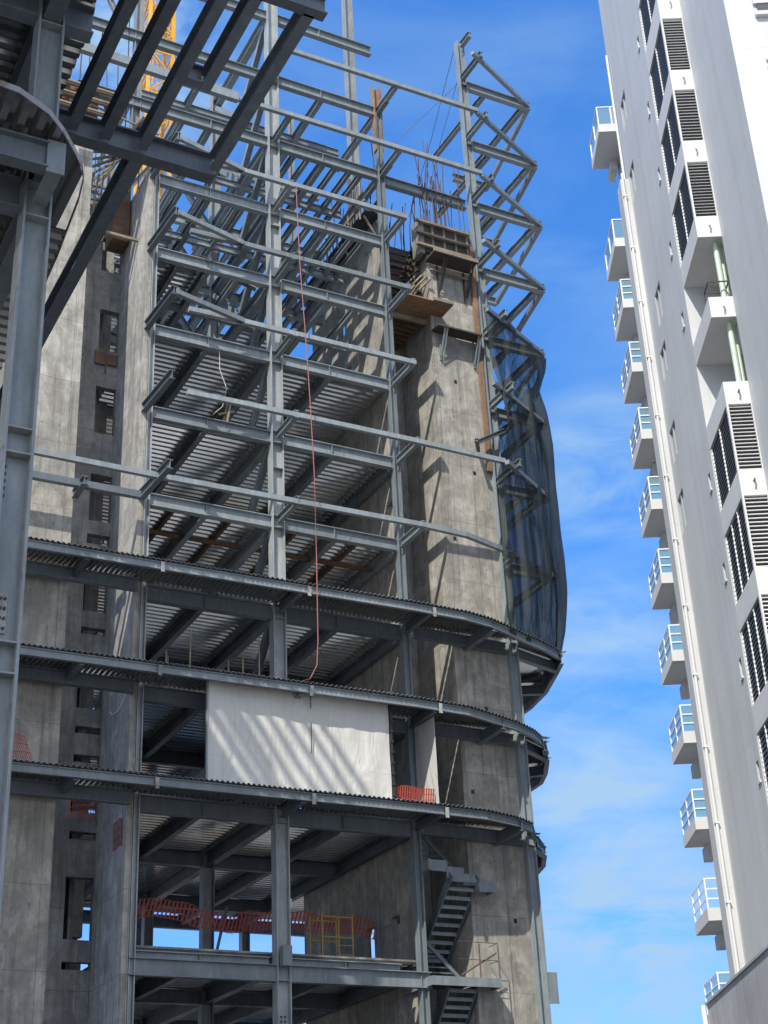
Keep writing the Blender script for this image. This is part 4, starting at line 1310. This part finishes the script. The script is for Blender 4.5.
# black debris mesh round the nose
mb = MB()
plan = [V((27.15, 41.05, 0)), V((28.6, 41.55, 0)), V((30.2, 42.3, 0)), V((31.15, 42.75, 0)), V((31.5, 44.0, 0)), V((31.3, 45.8, 0)), V((30.8, 47.8, 0))]
NU, NV = 90, 60
cum = [0]
for a, b_ in zip(plan, plan[1:]):
    cum.append(cum[-1] + (b_ - a).length)
def pat(u):
    s = u * cum[-1]
    for i in range(len(plan) - 1):
        if s <= cum[i + 1] + 1e-9:
            return plan[i].lerp(plan[i + 1], (s - cum[i]) / (cum[i + 1] - cum[i]))
    return plan[-1]
cen = V((28.6, 45.5, 0))
ztop = pl([(0, 35.55), (.36, 35.2), (.5, 35.15), (.75, 34.2), (1, 32.5)])
for j in range(NV + 1):
    for i in range(NU + 1):
        u, v = i / NU, j / NV
        p = pat(u)
        z = lerp(21.95, ztop(u), v)
        r_ = (p - cen).normalized()
        bul = pl([(21.9, -.75), (23, -.48), (25, -.34), (28, -.26), (31, -.25), (32.6, -.35), (33.6, -.5), (34.6, -.12), (36, 0.0)])(z)
        ga = .13 * math.sin(u * 46 + .6 * math.sin(z * .7)) + .07 * math.sin(u * 97 + z * .5) + .12 * noise.noise(V((u * 9, z * .35, 2)))
        k = .45 + .55 * abs(math.sin((z - 1.2) * .45))
        q = p + r_ * (bul + ga * k)
        if u < .12:
            q += V((1.0 * (1 - u / .12) * pl([(22, .1), (26, .0), (28, .0), (30.5, .75), (33, .35), (35.5, 0)])(z), 0, 0))
        mb.v.append(V((q.x, q.y, z + (.12 * math.sin(u * 40) if j == NV and u > .02 else 0))))
for j in range(NV):
    for i in range(NU):
        a = j * (NU + 1) + i
        mb.f.append((a, a + 1, a + NU + 2, a + NU + 1))
o = single('debris_netting', mb, M_NET, 'see through black debris mesh draped over the pointed right end of the steel frame', 'netting', (29.5, 43, 22))
for p in o.data.polygons:
    p.use_smooth = True

# cables
single('guy_cable', MB().tube([(27.95, 42.9, 50.8), (26.6, 43.2, 45.4), (25.5, 43.6, 41.2)], .017, 5), M_CABLE, 'thin dark cable running steeply down from the tallest right column', 'cable', group='thin cables off the tallest right column')
single('guy_cable', MB().tube([(28.0, 42.9, 48.9), (26.0, 44, 46.4), (23.95, 45.2, 43.6)], .015, 5), M_CABLE, 'slack thin cable crossing the sky to the rust topped column', 'cable', group='thin cables off the tallest right column')
single('guy_cable', MB().tube([(28.0, 42.9, 49.0), (26.9, 43.1, 45.0), (26.0, 43.4, 41.0)], .013, 5), M_CABLE, 'hair thin cable just right of the steep one, ending in the starter bars', 'cable', group='thin cables off the tallest right column')

# ================================================================== FORMWORK, PLATFORMS, SCAFFOLD
T = Thing('wall_formwork', 'timber formwork with three pale walers around the top of the right concrete tower', 'formwork', (27, 42.9, 39.4))
mb = MB().box(25.75, 27.95, 42.90, 43.02, 39.0, 40.6)
T.part('panel_board', mb, M_DBOARD)
for z in (39.15, 39.75, 40.35):
    T.part('waler', MB().box(25.3, 27.85, 42.70, 42.76, z, z + .10).box(25.3, 27.85, 42.80, 42.86, z + .02, z + .12), M_TIMBER)
for x in (26.1, 26.65, 27.2, 27.75):
    T.part('stud', MB().box(x, x + .09, 42.87, 42.898, 39.0, 40.65), M_TIMBER)
T.part('concrete_end', MB().box(25.5, 25.74, 42.9, 43.5, 38.9, 40.6), M_CONC2)
T = Thing('work_platform', 'dark work platform on knee braces just under the formwork of the right tower', 'platform', (27, 42.6, 38.6))
T.part('deck_board', MB().box(25.75, 27.8, 42.2, 43.0, 38.55, 38.63), M_DBOARD)
T.part('edge_timber', MB().box(25.7, 27.8, 42.12, 42.18, 38.52, 38.68).box(25.9, 27.7, 42.85, 42.92, 38.1, 38.18), M_TIMBER)
for x in (26.3, 27.55):
    T.part('knee_brace', MB().bar((x, 42.3, 38.52), (x, 43.0, 37.1), .06, .06).bar((x, 43.0, 37.0), (x, 43.0, 38.5), .07, .05).bar((x + .12, 42.3, 38.52), (x + .12, 43.0, 37.3), .05, .05), M_DBOARD)
T = Thing('work_platform', 'narrow dark platform on bent brackets lower down the sunlit face of the right tower', 'platform', (27, 42.6, 35.2))
T.part('deck_board', MB().box(25.85, 27.9, 42.45, 43.0, 35.15, 35.22), M_DBOARD)
for x in (26.2, 27.75):
    T.part('knee_brace', MB().bar((x, 42.5, 35.2), (x, 43.0, 34.0), .06, .06).bar((x, 43.0, 33.9), (x, 43.0, 35.14), .06, .06).bar((x + .1, 42.45, 35.3), (x + .1, 43.0, 33.8), .05, .05), M_STEEL)
T = Thing('plywood_platform', 'brown plywood platform jutting out between the shear wall and the right tower', 'platform', (25.4, 43.6, 36))
T.part('plywood_sheet', MB().box(24.3, 26.4, 42.15, 43.5, 36.0, 36.05).box(24.3, 25.85, 43.52, 45.6, 36.0, 36.05), M_PLY)
mb = MB()
for k in range(7):
    mb.box(24.35, 25.8, 43.6 + k * .3, 43.7 + k * .3, 35.82, 35.99)
T.part('cross_timber', mb, M_BROWN)
T.part('bearer', MB().box(24.25, 26.0, 43.42, 43.5, 35.75, 35.99).box(24.3, 24.4, 42.2, 45.6, 36.06, 36.2).box(25.5, 26.4, 42.05, 42.14, 36.0, 36.12), M_TIMBER)
T = Thing('wall_formwork', 'dark leaning formwork boards filling the recess left of the right tower', 'formwork', (25, 44.5, 37))
mb = MB()
for k in range(9):
    z = 36.7 + k * .36
    mb.box(24.3, 25.86, 44.2, 44.28, z, z + .30)
    mb.box(25.70, 25.86, 43.6, 45.4, z + .02, z + .28)
    mb.bar((24.5 + .12 * k, 43.5, 37.0 + .3 * k), (25.2 + .06 * k, 44.1, 37.3 + .3 * k), .09, .05)
T.part('panel_board', mb, M_DBOARD)
mb = MB()
for k in range(5):
    mb.bar((24.5 + k * .3, 43.9, 36.5 + k * .25), (24.8 + k * .3, 43.3, 37.0 + k * .25), .07, .07)
    mb.bar((25.5, 43.2 + k * .3, 37.2 + k * .3), (25.85, 42.8 + k * .3, 37.6 + k * .3), .07, .07)
T.part('loose_timber', mb, M_TIMBER)
T.part('waler', MB().box(24.3, 25.86, 43.9, 44.0, 37.6, 37.7).box(24.3, 25.86, 43.9, 44.0, 38.7, 38.8).box(24.3, 25.9, 43.6, 43.7, 36.5, 36.6), M_RUST2)
T = Thing('formwork_platform', 'dark boarded walkway propped along the top of the sunlit shear wall', 'formwork', (23.6, 45, 40.7))
mb = MB()
for k in range(3):
    mb.box(23.25 + k * .235, 23.465 + k * .235, 43.3 - .12 * (k % 2), 50.1 + .2 * (k % 3), 40.6, 40.66)
T.part('slat_board', mb, M_DBOARD)
mb = MB()
for k in range(7):
    y = 43.6 + k * 1.05
    mb.bar((23.97, y, 39.5), (23.35, y, 40.57), .07, .07)
    mb.bar((23.22, y + .1, 40.4), (23.18, y + .1, 41.6), .05, .05)
for z in (41.05, 41.5):
    mb.bar((23.2, 43.2, z), (23.2, 50.3, z), .05, .09)
T.part('prop', mb, M_TIMBER)
mb = MB().box(23.93, 24.0, 43.3, 49.8, 40.72, 41.5)
T.part('side_board', mb, M_BROWN)
T = Thing('wall_formwork', 'jumble of pale timber formwork on the left concrete core below the yellow crane', 'formwork', (11, 43, 40.3))
for z in (40.4, 40.95, 41.5, 42.05):
    T.part('waler', MB().box(8.9, 12.6, 42.72, 42.82, z, z + .12).box(9.0, 12.4, 42.6, 42.68, z + .02, z + .1), M_TIMBER)
mb = MB()
for k in range(9):
    x = 9.0 + k * .38
    mb.box(x, x + .08, 42.84, 42.92, 40.2, 42.4 + .4 * math.sin(k * 2.1))
T.part('stud', mb, M_BROWN)
T.part('panel_board', MB().box(9.2, 11.8, 42.93, 42.99, 40.3, 42.2), M_BROWN)
mb = MB()
for k in range(8):
    mb.bar((11.6 + .1 * k, 43.2 + .35 * k, 39.9 - .1 * k), (13.6, 43.3 + .3 * k, 40.2 + .22 * k), .08, .08)
T.part('loose_timber', mb, M_TIMBER)
T = Thing('work_platform', 'small dark platform board tipped up beside the top of the thin left wall', 'platform', (13, 43.2, 40))
T.part('deck_board', MB().prism([(-.5, -.04), (.5, -.04), (.5, .04), (-.5, .04)], (12.6, 43, 39.6), (13.5, 43, 41.3)), M_DBOARD)
T.part('prop', MB().bar((11.5, 42.8, 41.4), (14.2, 42.8, 40.9), .06, .06).bar((13.0, 43, 38.4), (13.3, 43, 40.5), .07, .07), M_TIMBER)
T = Thing('shaft_formwork', 'brown timber box formwork at the head of the shaft above the uppermost opening', 'formwork', (13.2, 45, 38.2))
T.part('panel_board', MB().box(13.2, 13.85, 44.9, 45.8, 37.2, 40.3), M_BROWN)
mb = MB()
for k in range(5):
    mb.box(11.9, 13.15, 44.8 + .1 * k, 44.9 + .1 * k, 38.0 + .42 * k, 38.1 + .42 * k)
    mb.bar((12.0 + .2 * k, 44.3, 37.4), (12.2 + .2 * k, 44.4, 39.6), .05, .05)
T.part('cross_timber', mb, M_TIMBER)
T.part('bearer', MB().box(11.2, 14.3, 43.9, 44.0, 36.55, 36.66), M_TIMBER)

T = Thing('scaffold_frame', 'yellow scaffold frame standing on the lowest open floor by the shear wall', 'scaffold', (21.8, 44.6, TOP[1] + .45))
zf = TOP[1] + .46
mb = MB()
for x, y in ((21.16, 44.6), (22.25, 44.6), (21.05, 45.3), (22.0, 45.3)):
    T.part('standard', MB().tube([(x, y, zf), (x, y, zf + 1.6)], .026, 6), M_YEL2)
for a, b_ in (((21.16, 44.6), (22.25, 44.6)), ((21.05, 45.3), (22.0, 45.3))):
    for z in (1.5, .85):
        mb.tube([(*a, zf + z), (*b_, zf + z)], .028, 6)
mb.tube([(21.75, 44.6, zf), (21.75, 44.6, zf + 1.5)], .022, 6)
for z in (.3, .6):
    mb.tube([(21.75, 44.6, zf + z), (22.25, 44.6, zf + z)], .02, 6)
T.part('ledger', mb, M_YEL2)

gp = []
for x, y in ((15.75, 42.6), (15.15, 43.2), (18.15, 42.6), (17.7, 42.9), (17.35, 43.3), (15.35, 43.6)):
    h = 1.9 if y < 42.7 else 1.3
    T = Thing('guard_post', {15.75: 'left tall thin post standing on the deck edge above the white sheeting', 18.15: 'right tall thin post standing on the deck edge above the white sheeting', 15.15: 'leftmost short guard post behind the tall left post', 17.7: 'short guard post just left of the right tall post', 17.35: 'short guard post farthest left of the right tall post', 15.35: 'short guard post between the leftmost one and the tall left post'}[x], 'post', (x, y, TOP[3] + .12), 'thin guard posts on the deck above the white sheeting')
    T.part('tube', MB().tube([(x, y, TOP[3] + .1), (x, y, TOP[3] + .1 + h)], .028, 6), M_TIMBER)
    T.part('foot', MB().box(x - .08, x + .08, y - .08, y + .08, TOP[3] + .10, TOP[3] + .125), M_STEELD)
gr = []
for k, x in enumerate((15.0, 17.9)):
    T = Thing('guard_post', ('slim dark post under the orange net at the left of the sky strip', 'leaning dark post under the orange net beside the rear column')[k], 'post', (x, 45.6, TOP[1] + .8))
    T.part('tube', MB().tube([(x, 45.6, TOP[1] + .8), (x + (.35 if k else 0), 45.6, TOP[1] + 2.3)], .05, 6), M_STEELD)
single('warning_sign', MB().box(20.15, 20.45, 45.35, 45.37, 12.55, 12.85), M_SILL, 'small white square sign hung on the long orange net', 'sign')

T = Thing('timber_trestle', 'small pale timber trestle on a floor edge high up in the left bay', 'trestle', (17.5, 44.1, 30.6))
T.part('leg', MB().bar((17.45, 44.0, TOP[6] + .2), (17.7, 44.0, TOP[6] + 1.75), .07, .07), M_TIMBER)
T.part('leg', MB().bar((17.35, 44.2, TOP[6] + .2), (17.62, 44.2, TOP[6] + 1.6), .07, .07), M_TIMBER)
T.part('rail', MB().bar((17.25, 44.1, TOP[6] + 1.0), (17.85, 44.1, TOP[6] + 1.25), .08, .08), M_TIMBER)
pts = [(16.75, 42.8, TOP[7] - .6), (16.72, 42.7, 30.9), (16.95, 42.6, 30.1), (16.8, 42.6, 29.3), (16.45, 42.6, 28.9)]
single('drop_cable', MB().tube(pts, .013, 5), M_SHEET, 'thin pale cable dangling in the left bay beside the timber trestle', 'cable')
pts = [(13.86, 44.9, 18.35), (13.84, 44.5, 18.12), (13.84, 44.0, 18.05), (13.85, 43.5, 18.2), (13.86, 43.2, 18.45)]
single('loose_cable', MB().tube(pts, .014, 5), M_SILL, 'pale cable looped across the dark thin wall beside the openings', 'cable')
single('red_bucket', MB().tube([(18.2, 43.8, TOP[6] + .16), (18.2, 43.8, TOP[6] + .46)], .13, 10), M_ORANGE, 'small red bucket on the floor edge just left of the middle column', 'bucket')
for k, (x, y, n, L_) in enumerate(((15.2, 43.7, 3, 1.6), (22.0, 43.9, 4, 1.9), (20.2, 44.0, 7, 1.5))):
    mb = MB()
    for r_ in range(2):
        for c_ in range(4):
            mb.bar((x, y + c_ * .13, TOP[n] + .27 + r_ * .1), (x + L_ + .1 * c_, y + c_ * .13 + .05 * r_, TOP[n] + .27 + r_ * .1), .11, .08)
    single('timber_stack', mb, M_TIMBER, ('low stack of timber on the dark floor left of the white sheeting', 'low stack of timber on the floor just above the white sheeting and its posts', 'low stack of timber on the floor just right of the middle column, high up')[k], 'timber')
